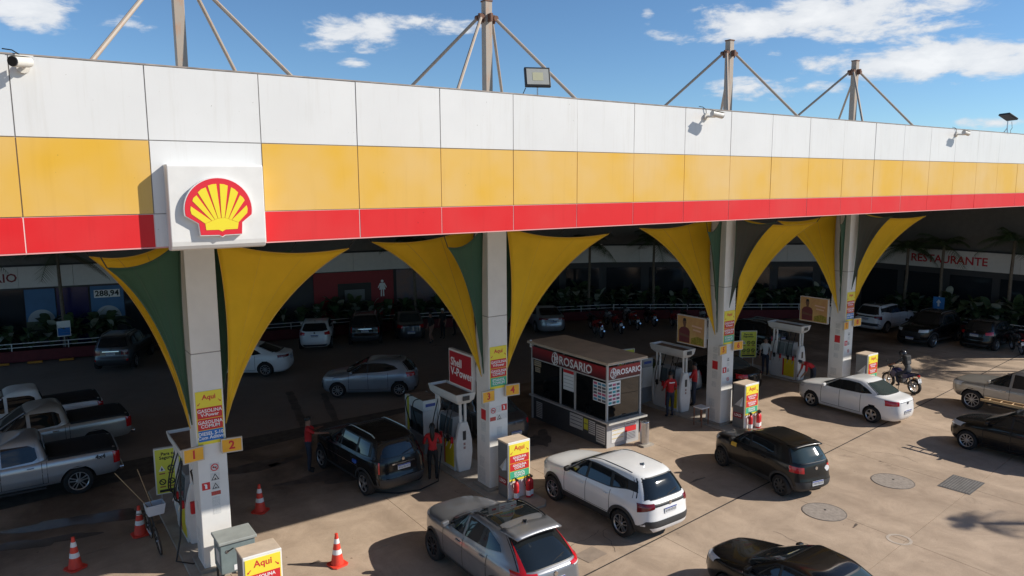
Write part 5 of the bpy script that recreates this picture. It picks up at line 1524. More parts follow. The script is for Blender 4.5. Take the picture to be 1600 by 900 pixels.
cone(.77, 18.67, 'red traffic cone nearest the left edge of the picture', .5)
cone(2.25, 19.63, 'red traffic cone beside the parked bicycle', .1)
cone(5.09, 19.23, 'red traffic cone in shade right of the nearest column', .8)
cone(1.05, 16.35, 'red traffic cone whose tip alone shows at the bottom left edge', .3)

# ---- kiosk
KX0, KX1, KY0, KY1 = 15.74, 17.28, 17.35, 21.5
t = thing('cashier_kiosk', 'dark glazed cashier kiosk with red ROSARIO sign band and flat tan roof', 'kiosk', (KX0, KY0, 0))
KW, KL = KX1 - KX0, KY1 - KY0
M_KG = mat('kiosk_grey', (.075, .078, .085), .45, var=.06)
M_KA = mat('kiosk_alu', (.50, .49, .47), .4, var=.06)
M_KGL = mat('kiosk_glass', (.008, .009, .010), .02, spec=.9)
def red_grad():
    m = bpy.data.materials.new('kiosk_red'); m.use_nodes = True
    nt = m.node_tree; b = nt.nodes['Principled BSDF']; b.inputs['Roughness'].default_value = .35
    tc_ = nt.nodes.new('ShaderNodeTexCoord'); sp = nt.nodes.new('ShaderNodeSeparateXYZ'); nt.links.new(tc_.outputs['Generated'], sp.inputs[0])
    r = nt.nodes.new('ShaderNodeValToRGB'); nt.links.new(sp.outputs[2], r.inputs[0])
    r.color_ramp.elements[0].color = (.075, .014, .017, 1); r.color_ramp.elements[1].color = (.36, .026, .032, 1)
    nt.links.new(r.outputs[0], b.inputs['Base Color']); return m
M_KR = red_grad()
MB().box(.05, KW - .05, .08, KL - .05, .0, .86).obj('base_wall', M_KG, t)
MB().box(.052, KW - .052, .04, .078, .0, .86).obj('front_base_panel', mat('kiosk_pale', (.42, .42, .42), .5), t)
MB().box(-.10, KW + .10, -.22, .12, .865, .93).obj('counter', mat('counter', (.62, .59, .52), .4, var=.08), t, bevel=.01)
MB().box(-.08, .10, .125, KL + .05, .865, .92).obj('side_counter', M_KA, t, bevel=.008)
MB().box(.06, KW - .06, .06, KL - .06, .862, 2.30).obj('glazed_core', M_KGL, t)
for (x, y) in ((0.0, 0.0), (KW - .06, 0.0), (0.0, KL - .06), (KW - .06, KL - .06)):
    MB().box(x, x + .06, y, y + .06, .0 if y else .931, 2.86).obj('corner_post', M_KA, t)
for y in (1.62, 2.42): MB().box(.0, .05, y, y + .05, .921, 2.28).obj('mullion', M_KA, t)
MB().box(.0, .05, .07, KL - .07, 2.262, 2.30).obj('transom', M_KA, t)
MB().box(.07, KW - .07, .0, .05, 2.262, 2.30).obj('transom', M_KA, t)
for (y0, y1) in ((.08, 1.60), (1.69, 2.40), (2.49, KL - .08)): MB().box(.035, .055, y0, y1, .93, 2.258).obj('window_pane', M_KGL, t)
MB().box(.08, KW - .08, .035, .055, .94, 2.258).obj('window_pane', M_KGL, t)
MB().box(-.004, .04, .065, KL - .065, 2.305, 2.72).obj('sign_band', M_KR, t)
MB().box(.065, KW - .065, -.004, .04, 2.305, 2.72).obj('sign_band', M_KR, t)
MB().box(-.12, KW + .12, -.16, KL + .10, 2.86, 2.93).obj('roof', mat('kiosk_roof', (.56, .43, .31), .8, var=.12, scale=1.5), t, bevel=.01)
MB().box(-.125, KW + .125, -.165, KL + .105, 2.845, 2.862).obj('roof_edge', mat('roof_edge', (.66, .62, .55), .5), t)
def kemblem(o, u, size):
    u = Vector(u); w = Vector((0, 0, 1)); n = u.cross(w)
    def ring(r, cx_, cz, sx=1.0):
        P = [Vector(o) + u * (cx_ + r * sx * math.cos(a)) + w * (cz + r * math.sin(a)) + n * .004 for a in [2 * math.pi * i / 20 for i in range(20)]]
        MB().tube(P, size * .035, 5, close=True).obj('emblem_ring', WHT, t)
    ring(size * .5, 0, 0, .75); ring(size * .28, -.12 * size, -.1 * size); ring(size * .25, .08 * size, .18 * size, .7)
    MB().tube([Vector(o) + u * a * size + w * b_ * size + n * .004 for a, b_ in ((-.1, -.5), (-.05, 0), (0, .55))], size * .04, 5).obj('emblem_stem', WHT, t)
    MB().tube([Vector(o) + u * a * size + w * b_ * size + n * .004 for a, b_ in ((.02, .05), (.25, .2), (.3, .0), (.05, -.05), (.32, -.3))], size * .04, 5).obj('emblem_stem', WHT, t)
text('ROSARIO', .42, (-.006, 1.62, 2.50), (0, -1, 0), (0, 0, 1), WHT, t, bold=.008)
kemblem((-.006, 2.72, 2.52), (0, -1, 0), .44)
text('CONVENIÊNCIA', .055, (-.006, 1.12, 2.36), (0, -1, 0), (0, 0, 1), WHT, t)
text('ROSARIO', .265, (KW * .635, -.006, 2.51), (1, 0, 0), (0, 0, 1), WHT, t, bold=.007)
kemblem((KW * .175, -.006, 2.51), (1, 0, 0), .34)
PAPER = mat('paper', (.66, .66, .65), .6, var=.08, scale=20)
PAPL = mat('paper_print', (.10, .10, .12), .6)
def poster_side(y0, y1, z0, z1, m=PAPER, rows=0, x=-.0, cols=None, colm=None):
    q = MB().box(x - .006, x - .001, y0, y1, z0, z1).obj('notice', m, t)
    for i in range(rows):
        z = z1 - (i + .8) * (z1 - z0) / (rows + .8)
        MB().box(x - .008, x - .0065, y0 + .05 * (y1 - y0), y1 - .05 * (y1 - y0), z - .012, z + .012).obj('notice_line', (colm or PAPL), q)
def poster_front(x0, x1, z0, z1, m=PAPER, rows=0, colm=None, y=-.0):
    q = MB().box(x0, x1, y - .006, y - .001, z0, z1).obj('notice', m, t)
    for i in range(rows):
        z = z1 - (i + .8) * (z1 - z0) / (rows + .8)
        MB().box(x0 + .05 * (x1 - x0), x1 - .05 * (x1 - x0), y - .008, y - .0065, z - .012, z + .012).obj('notice_line', (colm or PAPL), q)
poster_side(.08, .72, 1.50, 2.18, WHT, 0, .034); poster_side(1.72, 2.30, 1.52, 2.25, WHT, 5, .034, colm=mat('pale_print', (.5, .5, .5), .6)); poster_side(1.73, 2.29, 2.13, 2.24, REDT, 0, .030)
for r_i in range(6):
    for ci in range(3):
        y0 = .10 + ci * .21; z0 = 1.53 + r_i * .108
        MB().box(.024, .0275, y0, y0 + .17, z0, z0 + .075).obj('price_cell', [PAPL, mat('cell_blue', (.05, .25, .4), .5), mat('cell_pink', (.5, .1, .2), .5), PAPL][(r_i + (ci == 2)) % 4], t)
        x0 = .10 + ci * .17
        MB().box(x0, x0 + .135, .022, .0275, 1.48 + r_i * .12, 1.555 + r_i * .12).obj('price_cell', [mat('cell_teal', (.03, .35, .4), .5), PAPL, mat('cell_pink', (.5, .1, .2), .5), PAPL][(r_i + (ci == 1)) % 4], t)
poster_front(.08, .62, 1.44, 2.22, WHT, 0, None, .034)
poster_side(3.6, 4.0, 2.02, 2.22, mat('kraft', (.45, .33, .2), .6), 2, .034); poster_side(3.65, 3.95, 1.80, 1.98, mat('kraft', (.45, .33, .2), .6), 2, .034)
poster_side(3.55, 3.9, .10, .68, PAPER, 8, .05); poster_side(1.25, 1.95, .28, .76, PAPER, 3, .05); poster_side(.98, 1.20, .36, .74, mat('safety_yellow', (.72, .70, .08), .45), 1, .05); poster_side(.62, .94, .28, .74, PAPER, 6, .05); poster_side(.12, .56, .10, .70, PAPER, 7, .05)
poster_front(.25, .82, .14, .66, PAPER, 3, mat('print_ochre', (.6, .45, .15), .5), .036); poster_front(.86, 1.36, .40, .58, REDT, 0, None, .036); poster_front(.86, 1.36, .10, .39, mat('paper_grey', (.40, .40, .42), .5), 5, None, .036); poster_front(.86, 1.36, .60, .82, PAPER, 2, None, .036)
MB().box(-.10, -.05, KL - .1, KL - .04, 2.7, 2.98).obj('corner_lamp', WHT, t)
# steel bin by the kiosk
t = thing('steel_bin', 'cylindrical stainless steel bin at the kiosk corner', 'bin', (17.05, 16.93, 0))
MB().lathe([(0, .0), (.15, 0), (.15, .78), (.138, .78), (.135, .60), (0, .60)], 26).obj('drum', STEEL, t, smooth=True)
MB().lathe([(.152, .76), (.157, .77), (.157, .80), (.15, .81), (.136, .80), (.136, .77)], 26).obj('rim', CHROME, t, smooth=True)
MB().box(-.24, .24, -.22, .22, 0, .06).obj('base', M_ISL, t)
# ================================================================ people
PEOPLE = []
SKIN = mat('skin_brown', (.26, .13, .085), .55, var=.05); SKIN2 = mat('skin_tan', (.36, .20, .14), .55, var=.05)
HAIR = mat('hair_black', (.012, .010, .009), .5); SHIRT = mat('shirt_red', (.50, .018, .02), .8, var=.08, scale=9)
JEAN = mat('trousers_navy', (.030, .036, .055), .85, var=.15, scale=9); BLKC = mat('cloth_black', (.014, .014, .015), .85, var=.2, scale=9)
WHC = mat('cloth_white', (.62, .62, .60), .85, var=.05); BOOT = mat('boots', (.015, .013, .012), .6)
BLUEC = mat('shirt_blue', (.02, .08, .42), .8); GREYC = mat('jacket_grey', (.05, .052, .056), .8, var=.15, scale=9)
def person(label, loc, heading, mats, J=None, hair=True, helmet=None, logo=None, z=0.0, group='people at the filling station', scale=1.0, female=False):
    """local +x is forward. J overrides joints; mats = (skin, shirt, trousers, shoes)"""
    j = dict(pelvis=(0, 0, .94), waist=(0, 0, 1.08), chest=(.01, 0, 1.30), neck=(0, 0, 1.47), head0=(.015, 0, 1.56), head1=(.025, 0, 1.68),
             shL=(0, .175, 1.41), elL=(-.03, .235, 1.13), wrL=(.06, .24, .88), shR=(0, -.175, 1.41), elR=(-.03, -.235, 1.13), wrR=(.06, -.24, .88),
             hipL=(0, .09, .88), knL=(.02, .10, .49), anL=(-.01, .10, .09), toL=(.15, .115, .045), hipR=(0, -.09, .88), knR=(.02, -.10, .49), anR=(-.01, -.10, .09), toR=(.15, -.115, .045))
    if J: j.update(J)
    rad = dict(pelvis=(.135, .115), waist=(.125, .10), chest=(.145, .115), neck=(.056, .056), head0=(.074, .084), head1=(.070, .088),
               shL=(.062, .062), elL=(.043, .043), wrL=(.029, .029), hipL=(.088, .088), knL=(.058, .058), anL=(.042, .042), toL=(.038, .032))
    for k in list(rad):
        if k.endswith('L'): rad[k[:-1] + 'R'] = rad[k]
    bones = [('pelvis', 'waist', 1), ('waist', 'chest', 1), ('chest', 'neck', 1), ('neck', 'head0', 0), ('head0', 'head1', 0)]
    for s_ in 'LR':
        bones += [('chest', 'sh' + s_, 1), ('sh' + s_, 'el' + s_, 1), ('el' + s_, 'wr' + s_, 0), ('pelvis', 'hip' + s_, 2), ('hip' + s_, 'kn' + s_, 2), ('kn' + s_, 'an' + s_, 2), ('an' + s_, 'to' + s_, 3)]
    names = list(j); V = [Vector(j[n]) for n in names]; RR = [rad[n] for n in names]
    E_ = [(names.index(a), names.index(b)) for a, b, _ in bones]
    segs = [(V[names.index(a)].copy(), V[names.index(b)].copy(), m) for a, b, m in bones]
    # nose, palms and five fingers
    hd = (V[names.index('head1')] - V[names.index('head0')]).normalized()
    V.append(V[names.index('head0')] + Vector((.098, 0, .035))); RR.append((.012, .012)); E_.append((names.index('head0'), len(V) - 1))
    for s_ in 'LR':
        w = V[names.index('wr' + s_)]; d = (w - V[names.index('el' + s_)]).normalized()
        side = d.cross(Vector((0, 0, 1))); side = side.normalized() if side.length > .05 else Vector((0, 1, 0))
        up_ = side.cross(d)
        palm = w + d * .075; V.append(palm); RR.append((.030, .016)); pi_ = len(V) - 1; E_.append((names.index('wr' + s_), pi_))
        segs.append((w.copy(), palm.copy(), 0))
        for k in range(4):
            a = palm + d * .035 + side * ((k - 1.5) * .019); b_ = a + d * (.05 - .006 * abs(k - 1.5)) - up_ * .02
            V.append(a); RR.append((.009, .009)); E_.append((pi_, len(V) - 1)); V.append(b_); RR.append((.007, .007)); E_.append((len(V) - 2, len(V) - 1))
        a = w + d * .045 + side * .035; V.append(a); RR.append((.010, .010)); E_.append((pi_, len(V) - 1))
        V.append(a + d * .035 + side * .012); RR.append((.008, .008)); E_.append((len(V) - 2, len(V) - 1))
    me = bpy.data.meshes.new('body'); me.from_pydata([tuple(v) for v in V], E_, [])
    o = bpy.data.objects.new('person', me); COL.objects.link(o)
    o.modifiers.new('skin', 'SKIN')
    for i, r in enumerate(RR): me.skin_vertices[0].data[i].radius = r
    me.skin_vertices[0].data[names.index('pelvis')].use_root = True
    sb = o.modifiers.new('sub', 'SUBSURF'); sb.levels = 2; sb.render_levels = 2
    o.location = (loc[0], loc[1], z); o.rotation_euler = (0, 0, R(heading)); o.scale = (scale,) * 3
    tag(o, label, 'person', group)
    PEOPLE.append((o, segs, mats))
    h0, h1 = Vector(j['head0']), Vector(j['head1'])
    if helmet:
        hm = MB(); prof = [(0, .15), (.07, .138), (.12, .095), (.142, .02), (.138, -.06), (.115, -.12)]
        hm.lathe(prof, 20, 'z', tuple(h0.lerp(h1, .45)))
        hh = hm.obj('helmet', helmet, o, smooth=True)
        MB().box(h0.x + .10, h0.x + .155, -.09, .09, h0.z + .02, h0.z + .11).obj('visor', GLASS, hh, bevel=.03)
    else:
        hm = MB(); c_ = h0.lerp(h1, .62) + Vector((-.012, 0, .012))
        P = []
        for i in range(9):
            th = math.pi * .58 * i / 8
            P.append([c_ + Vector((.098 * math.sin(th) * math.cos(a) * (1 if math.cos(a) < 0 else .92), .088 * math.sin(th) * math.sin(a), .098 * math.cos(th) + (.05 * math.sin(th) * max(math.cos(a), 0)))) for a in [2 * math.pi * q / 16 for q in range(16)]])
        hm.grid(P, 0, wrap=True)
        hm.obj('hair', HAIR if hair is True else hair, o, smooth=True, fix=False)
        if female: MB().tube([c_ + Vector((-.06, 0, .02)), c_ + Vector((-.12, 0, -.08)), c_ + Vector((-.11, 0, -.28)), c_ + Vector((-.09, 0, -.40))], [.07, .075, .06, .025], 10).obj('long_hair', HAIR, o, smooth=True)
        for s_ in (-1, 1): MB().lathe([(0, .012), (.010, .004), (.011, -.004), (0, -.012)], 8, 'z', (h0.x + .080, s_ * .032, h0.lerp(h1, .5).z)).obj('eye', HAIR, o)
        MB().box(h0.x + .074, h0.x + .086, -.022, .022, h0.z - .012, h0.z - .004).obj('mouth', mat('lips', (.22, .07, .06), .5), o)
        for s_ in (-1, 1): MB().box(h0.x - .02, h0.x + .015, s_ * .082, s_ * .096, h0.z + .01, h0.z + .07).obj('ear', mats[0], o, bevel=.006)
    if logo:
        MB().box(-.128, -.122, -.11, .11, 1.33, 1.37).obj('back_print', WHT, o)
    return o
def bake_people():
    dg = bpy.context.evaluated_depsgraph_get()
    for o, segs, mats in PEOPLE:
        me = bpy.data.meshes.new_from_object(o.evaluated_get(dg))
        me.materials.clear()
        idx = []
        for p in me.polygons:
            c_ = Vector(p.center); best = (9, 0)
            for a, b_, m in segs:
                ab = b_ - a; t_ = max(0, min(1, (c_ - a).dot(ab) / ab.length_squared)); d = (c_ - a - ab * t_).length
                if d < best[0]: best = (d, m)
            idx.append(best[1])
        for m in mats: me.materials.append(m)
        me.polygons.foreach_set('material_index', idx)
        me.polygons.foreach_set('use_smooth', [True] * len(me.polygons))
        o.modifiers.clear()
        o.data = me
UNI = (SKIN, SHIRT, JEAN, BOOT)
person('attendant in red shirt gesturing beside the black off-roader', (7.12, 21.15), -25, UNI, dict(elL=(.16, .30, 1.24), wrL=(.34, .10, 1.36), elR=(.22, -.28, 1.30), wrR=(.50, -.30, 1.30), neck=(.01, 0, 1.47)))
person('long-haired attendant in red shirt at the dispenser by the second column', (9.85, 18.35), 62, (SKIN2, SHIRT, BLKC, BOOT), dict(elL=(.06, .26, 1.14), wrL=(.25, .14, 1.08), elR=(.06, -.26, 1.14), wrR=(.25, -.14, 1.08)), female=True)
person('attendant in red shirt seen from behind near the kiosk', (19.93, 18.5), 70, UNI, dict(elL=(.03, .25, 1.14), wrL=(.22, .20, 1.02), elR=(.03, -.25, 1.14), wrR=(.22, -.2, 1.02)), logo=True)
person('attendant in red shirt on the far side of the third dispenser', (21.75, 18.95), 120, UNI, dict(elL=(.12, .24, 1.16), wrL=(.3, .12, 1.18), elR=(.10, -.24, 1.16), wrR=(.3, -.1, 1.1)))
person('attendant in red shirt bending beside the farthest column', (27.55, 17.6), 150, UNI,
       dict(waist=(.08, 0, 1.04), chest=(.30, 0, 1.12), neck=(.46, 0, 1.16), head0=(.54, 0, 1.16), head1=(.64, 0, 1.20), shL=(.38, .175, 1.14), shR=(.38, -.175, 1.14), elL=(.42, .22, .86), wrL=(.55, .16, .66), elR=(.42, -.22, .86), wrR=(.55, -.16, .66)))
person('man standing behind the farthest dispenser', (28.0, 20.3), 200, (SKIN2, WHC, JEAN, BOOT))
person('pedestrian in black with a white cap near the dark grey saloon', (20.15, 36.0), 200, (SKIN, BLKC, BLKC, BOOT), hair=WHC, group='pedestrians by the planter')
person('pedestrian in white shirt near the dark grey saloon', (21.1, 36.3), 160, (SKIN, WHC, BLKC, BOOT), dict(elL=(.08, .24, 1.15), wrL=(.26, .12, 1.18)), group='pedestrians by the planter')
person('pedestrian in dark shorts walking behind the dark grey saloon', (18.95, 35.2), 190, (SKIN, BLKC, SKIN, BOOT), dict(knL=(.16, .09, .50), anL=(.06, .09, .12), toL=(.2, .1, .06), knR=(-.06, -.1, .5), anR=(-.22, -.1, .14), toR=(-.08, -.11, .05)), group='pedestrians by the planter')
person('cashier sitting inside the kiosk window', (16.55, 18.1), -90, (SKIN2, WHC, BLKC, BOOT), group='people at the filling station', z=-.25)

# ================================================================ motorcycles and bicycle
M_SEAT = mat('bike_seat', (.012, .012, .012), .6); M_ENG = mat('engine', (.16, .16, .165), .4, metal=.6, var=.2, scale=20)
def moto(label, x, y, heading, tank, lean=8, plate=True, group='parked motorcycles'):
    t = thing('motorcycle', label, 'motorcycle', (x, y, 0), R(heading), group)
    t.rotation_euler = (R(-lean), 0, R(heading))
    for wx in (.66, -.62):
        w = MB().lathe([(.23, -.05), (.26, -.065), (.295, -.055), (.315, 0), (.295, .055), (.26, .065), (.23, .05)], 28, 'y').obj('wheel', RUBBER, t, smooth=True)
        w.location = (wx, 0, .31)
        rm = MB().lathe([(.21, -.035), (.235, -.045), (.235, .045), (.21, .035), (.21, -.035)], 28, 'y')
        for k in range(10):
            a = 2 * math.pi * k / 10
            rm.cyl((.03 * math.cos(a), 0, .03 * math.sin(a)), (.222 * math.cos(a), 0, .222 * math.sin(a)), .010, n=5)
        rm.lathe([(0, -.05), (.05, -.05), (.05, .05), (0, .05)], 12, 'y')
        r_ = rm.obj('rim', ALLOY, w)
        P = [[(.35 * math.cos(a), yy, .35 * math.sin(a)) for yy in (-.06, .0, .06)] for a in np.linspace(R(25 if wx > 0 else 40), R(140 if wx > 0 else 150), 12)]
        MB().grid(P).obj('mudguard', M_SEAT if wx < 0 else tank, w, smooth=True, fix=False)
    for s_ in (-1, 1):
        MB().cyl((.66, s_ * .075, .31), (.48, s_ * .075, .92), .022, n=8).obj('fork', CHROME, t, smooth=True)
        MB().cyl((-.62, s_ * .09, .31), (-.42, s_ * .10, .70), .025, n=8).obj('shock', M_ENG, t, smooth=True)
        MB().tube([(-.62, s_ * .07, .31), (-.1, s_ * .07, .36)], .022, 6).obj('swing_arm', M_ENG, t)
        m_ = MB().tube([(.44, s_ * .30, 1.02), (.42, s_ * .36, 1.14), (.40, s_ * .38, 1.20)], .007, 5).obj('mirror_stalk', BLACK, t)
        MB().lathe([(0, -.012), (.06, -.008), (.06, .008), (0, .012)], 12, 'x', (.40, s_ * .39, 1.23)).obj('mirror', BLACK, m_, smooth=True)
        MB().lathe([(0, -.03), (.028, -.02), (.028, .02), (0, .03)], 8, 'x', (-.72, s_ * .14, .70)).obj('indicator', mat('amber', (.6, .2, .02), .3), t)
    MB().tube([(.42, 0, .95), (.30, 0, .70), (.18, 0, .42), (-.1, 0, .34), (-.25, 0, .45), (-.35, 0, .72), (-.75, 0, .80)], .022, 6).obj('frame', BLACK, t)
    MB().tube([(.36, -.36, 1.0), (.40, -.2, 1.04), (.44, 0, 1.0), (.40, .2, 1.04), (.36, .36, 1.0)], .016, 6).obj('handlebar', BLACK, t)
    P = []
    for i in range(9):
        u = i / 8; xx = .40 - .50 * u
        hw, hz = .02 + .125 * math.sin(math.pi * min(u * 1.1 + .08, 1)) ** .7, .10 * math.sin(math.pi * min(u * .9 + .12, 1)) ** .7 + .02
        P.append([(xx, hw * math.cos(a), .82 - .05 * u + hz * math.sin(a)) for a in [2 * math.pi * k / 12 for k in range(12)]])
    MB().grid(P, wrap=True).obj('tank', tank, t, smooth=True, fix=False)
    P = []
    for i in range(8):
        u = i / 7; xx = -.05 - .72 * u; hw = .09 + .045 * math.sin(math.pi * u); zz = .78 + .05 * u ** 2 - .02 * math.sin(math.pi * u)
        P.append([(xx, -hw, zz - .05), (xx, -hw * .9, zz), (xx, 0, zz + .02), (xx, hw * .9, zz), (xx, hw, zz - .05), (xx, 0, zz - .07)])
    MB().grid(P, wrap=True).obj('seat', M_SEAT, t, smooth=True, fix=False)
    for s_ in (-1, 1):
        MB().prism([(.44, .66), (.30, .50), (.12, .60), (.10, .80), (.36, .90)], (0, s_ * .13, 0), (1, 0, 0), (0, 0, 1), (0, s_ * .05, 0)).obj('side_shroud', tank, t, bevel=.03)
        MB().prism([(-.15, .78), (-.12, .55), (-.34, .60), (-.72, .82), (-.70, .86)], (0, s_ * .10, 0), (1, 0, 0), (0, 0, 1), (0, s_ * .04, 0)).obj('side_cover', tank, t, bevel=.02)
    en = MB().box(-.12, .22, -.11, .11, .32, .55).box(.0, .18, -.08, .08, .55, .70).obj('engine', M_ENG, t, bevel=.03)
    MB().tube([(.16, -.1, .5), (.24, -.12, .34), (.0, -.14, .26), (-.3, -.15, .30), (-.72, -.16, .40)], [.02, .02, .025, .045, .05], 8).obj('exhaust', CHROME, t, smooth=True)
    MB().lathe([(0, .06), (.085, .05), (.085, -.01), (.05, -.07), (0, -.08)], 14, 'x', (.56, 0, .93)).obj('headlight', BLACK, t, smooth=True)
    MB().lathe([(0, .065), (.075, .058)], 14, 'x', (.56, 0, .93)).obj('headlight_lens', LAMP_C, t, smooth=True, fix=False)
    MB().box(-.84, -.78, -.06, .06, .76, .82).obj('tail_light', LAMP_R, t, bevel=.01)
    MB().tube([(-.78, 0, .78), (-.86, 0, .62)], .02, 5).obj('plate_bracket', BLACK, t)
    MB().prism([(-.09, -.085), (.09, -.085), (.09, .085), (-.09, .085)], (-.865, 0, .60), (0, -1, 0), Vector((.25, 0, 1)).normalized(), (-.006, 0, 0)).obj('number_plate', PLATE, t)
    MB().tube([(.02, .1, .34), (-.02, .22, .03)], .012, 5).obj('kick_stand', BLACK, t)
    return t
T_BLUE = paint('moto_blue', (.015, .02, .10), metal=.3); T_RED = paint('moto_red', (.32, .012, .014)); 
moto('dark blue motorcycle carrying its rider beside the farthest column', 30.5, 15.4, 76, T_BLUE, 3, group='motorcycles')
person('motorcyclist with helmet and backpack sitting on the dark blue motorcycle', (30.5, 15.4), 76, (SKIN, GREYC, JEAN, BOOT),
       dict(pelvis=(-.28, 0, .90), waist=(-.24, 0, 1.04), chest=(-.10, 0, 1.25), neck=(-.02, 0, 1.42), head0=(.03, 0, 1.50), head1=(.06, 0, 1.62), shL=(-.07, .18, 1.35), shR=(-.07, -.18, 1.35),
            elL=(.12, .30, 1.14), wrL=(.33, .33, 1.05), elR=(.12, -.30, 1.14), wrR=(.33, -.33, 1.05), hipL=(-.25, .10, .86), hipR=(-.25, -.10, .86), knL=(.14, .22, .66), knR=(.14, -.22, .66), anL=(-.06, .22, .26), anR=(-.06, -.22, .26), toL=(.10, .23, .22), toR=(.10, -.23, .22)),
       helmet=mat('helmet_dark', (.03, .03, .035), .25), group='motorcycles')
bp = MB().box(-.44, -.24, -.17, .17, 1.02, 1.44).obj('backpack', mat('backpack', (.02, .02, .022), .8, var=.2), smooth=False, bevel=.07)
bp.location = (30.5, 15.4, .06); bp.rotation_euler = (0, R(8), R(76))
tag(bp, 'black backpack worn by the motorcyclist', 'backpack')
MB().box(-.445, -.24, -.10, .10, 1.06, 1.22).obj('pocket', mat('backpack_pocket', (.10, .10, .10), .8), bp, bevel=.03)
T_WHT = paint('moto_white', (.45, .45, .45))
pos = [(27.7, 31.3, 66, T_RED), (28.6, 32.6, 72, P_BLACK), (29.4, 31.5, 64, T_RED), (30.2, 33.0, 70, T_WHT), (31.0, 31.8, 66, T_RED), (31.9, 33.1, 72, T_WHT), (32.6, 32.0, 66, P_BLACK), (33.0, 30.3, 62, T_RED), (34.0, 30.4, 60, P_BLACK), (34.9, 29.7, 58, T_WHT)]
lab = ['red motorcycle leftmost and nearest in the parked cluster', 'black motorcycle nearest the silver fastback saloon', 'red motorcycle second in the near row of the cluster', 'white motorcycle at the back of the cluster, left one', 'red motorcycle third in the near row of the cluster', 'white motorcycle at the back of the cluster, right one', 'black motorcycle at the right end of the cluster',
       'red motorcycle left of the orange advertising board', 'black motorcycle directly behind the orange advertising board', 'white motorcycle rightmost behind the third column']
for (x, y, h, m), l in zip(pos, lab): moto(l, x, y, h, m)
moto('motorcycle parked at the far right beside the black hatchback', 42.2, 15.6, 40, P_DGREY)
# bicycle with crate
t = thing('bicycle', 'black bicycle with a white crate on its rack leaning by the nearest dispenser', 'bicycle', (2.46, 18.78, 0), R(-88))
t.rotation_euler = (R(6), 0, R(-88))
for wx in (.52, -.52):
    w = MB().tube([(.325 * math.cos(a), 0, .325 * math.sin(a)) for a in [2 * math.pi * k / 28 for k in range(28)]], .022, 6, close=True).obj('wheel', mat('bike_tyre', (.06, .045, .035), .9), t, smooth=True)
    w.location = (wx, 0, .345)
    sp = MB()
    for k in range(14):
        a = 2 * math.pi * k / 14; sp.cyl((0, 0, 0), (.31 * math.cos(a), 0, .31 * math.sin(a)), .003, n=4)
    sp.lathe([(0, -.03), (.025, -.03), (.025, .03), (0, .03)], 8, 'y').obj('spokes', STEEL, w)
MB().tube([(-.52, 0, .345), (-.08, 0, .30), (.33, 0, .78)], .017, 6).obj('frame', BLACK, t)
MB().tube([(-.52, 0, .345), (-.2, 0, .74), (.33, 0, .82)], .015, 6).obj('frame_upper', BLACK, t)
MB().tube([(-.08, 0, .30), (-.23, 0, .86)], .015, 6).obj('seat_tube', BLACK, t)
MB().tube([(.52, 0, .345), (.34, 0, .84), (.31, 0, .98)], .016, 6).obj('fork', BLACK, t)
MB().tube([(.22, -.29, 1.03), (.33, -.1, 1.0), (.33, .1, 1.0), (.22, .29, 1.03)], .013, 6).obj('handlebar', BLACK, t)
MB().box(-.36, -.12, -.07, .07, .87, .92).obj('saddle', M_SEAT, t, bevel=.025)
MB().lathe([(.07, -.01), (.09, -.01), (.09, .01), (.07, .01)], 16, 'y', (-.08, -.05, .30)).obj('chainring', STEEL, t)
for s_ in (-1, 1): MB().cyl((-.08, s_ * .06, .30), (-.08 + s_ * .12, s_ * .09, .30 - s_ * .11), .01, n=5).obj('pedal_crank', STEEL, t)
t2 = thing('bicycle_crate', 'pale plastic crate with two sticks on the bicycle', 'crate', (2.44, 18.32, 1.0), R(-86))
cr = MB()
rs = [[(-.13, -.17, 0), (.13, -.17, 0), (.13, .17, 0), (-.13, .17, 0)], [(-.17, -.21, .26), (.17, -.21, .26), (.17, .21, .26), (-.17, .21, .26)], [(-.155, -.195, .26), (.155, -.195, .26), (.155, .195, .26), (-.155, .195, .26)], [(-.12, -.16, .02), (.12, -.16, .02), (.12, .16, .02), (-.12, .16, .02)]]
cr.grid([[Vector(p) for p in r] for r in rs], wrap=True); cr.f += [(3, 2, 1, 0), (12, 13, 14, 15)]; cr.m += [0, 0]
cr.obj('tub', mat('crate_plastic', (.50, .54, .58), .5), t2, bevel=.008)
MB().cyl((0, -.05, .05), (-.1, -.75, 1.15), .010, n=5).obj('stick', mat('stick', (.3, .22, .13), .8), t2)
MB().cyl((.03, -.02, .05), (.25, -.35, 1.25), .009, n=5).obj('stick', mat('stick', (.3, .22, .13), .8), t2)
# fuelling hose from dispenser to the off-roader
o = MB().tube([(10.3, 18.6, .9), (10.1, 18.4, .4), (9.9, 18.15, .05), (9.2, 17.95, .03), (8.6, 18.1, .03), (8.0, 18.4, .1), (7.75, 18.75, .5), (7.72, 18.95, .86)], .02, 7).obj('fuel_hose', HOSE, smooth=True)
tag(o, 'black fuel hose running along the floor to the black off-roader', 'hose')
MB().box(7.66, 7.74, 18.92, 19.12, .84, .94).obj('nozzle', mat('nozzle_blue', (.02, .10, .45), .4), o, bevel=.02)

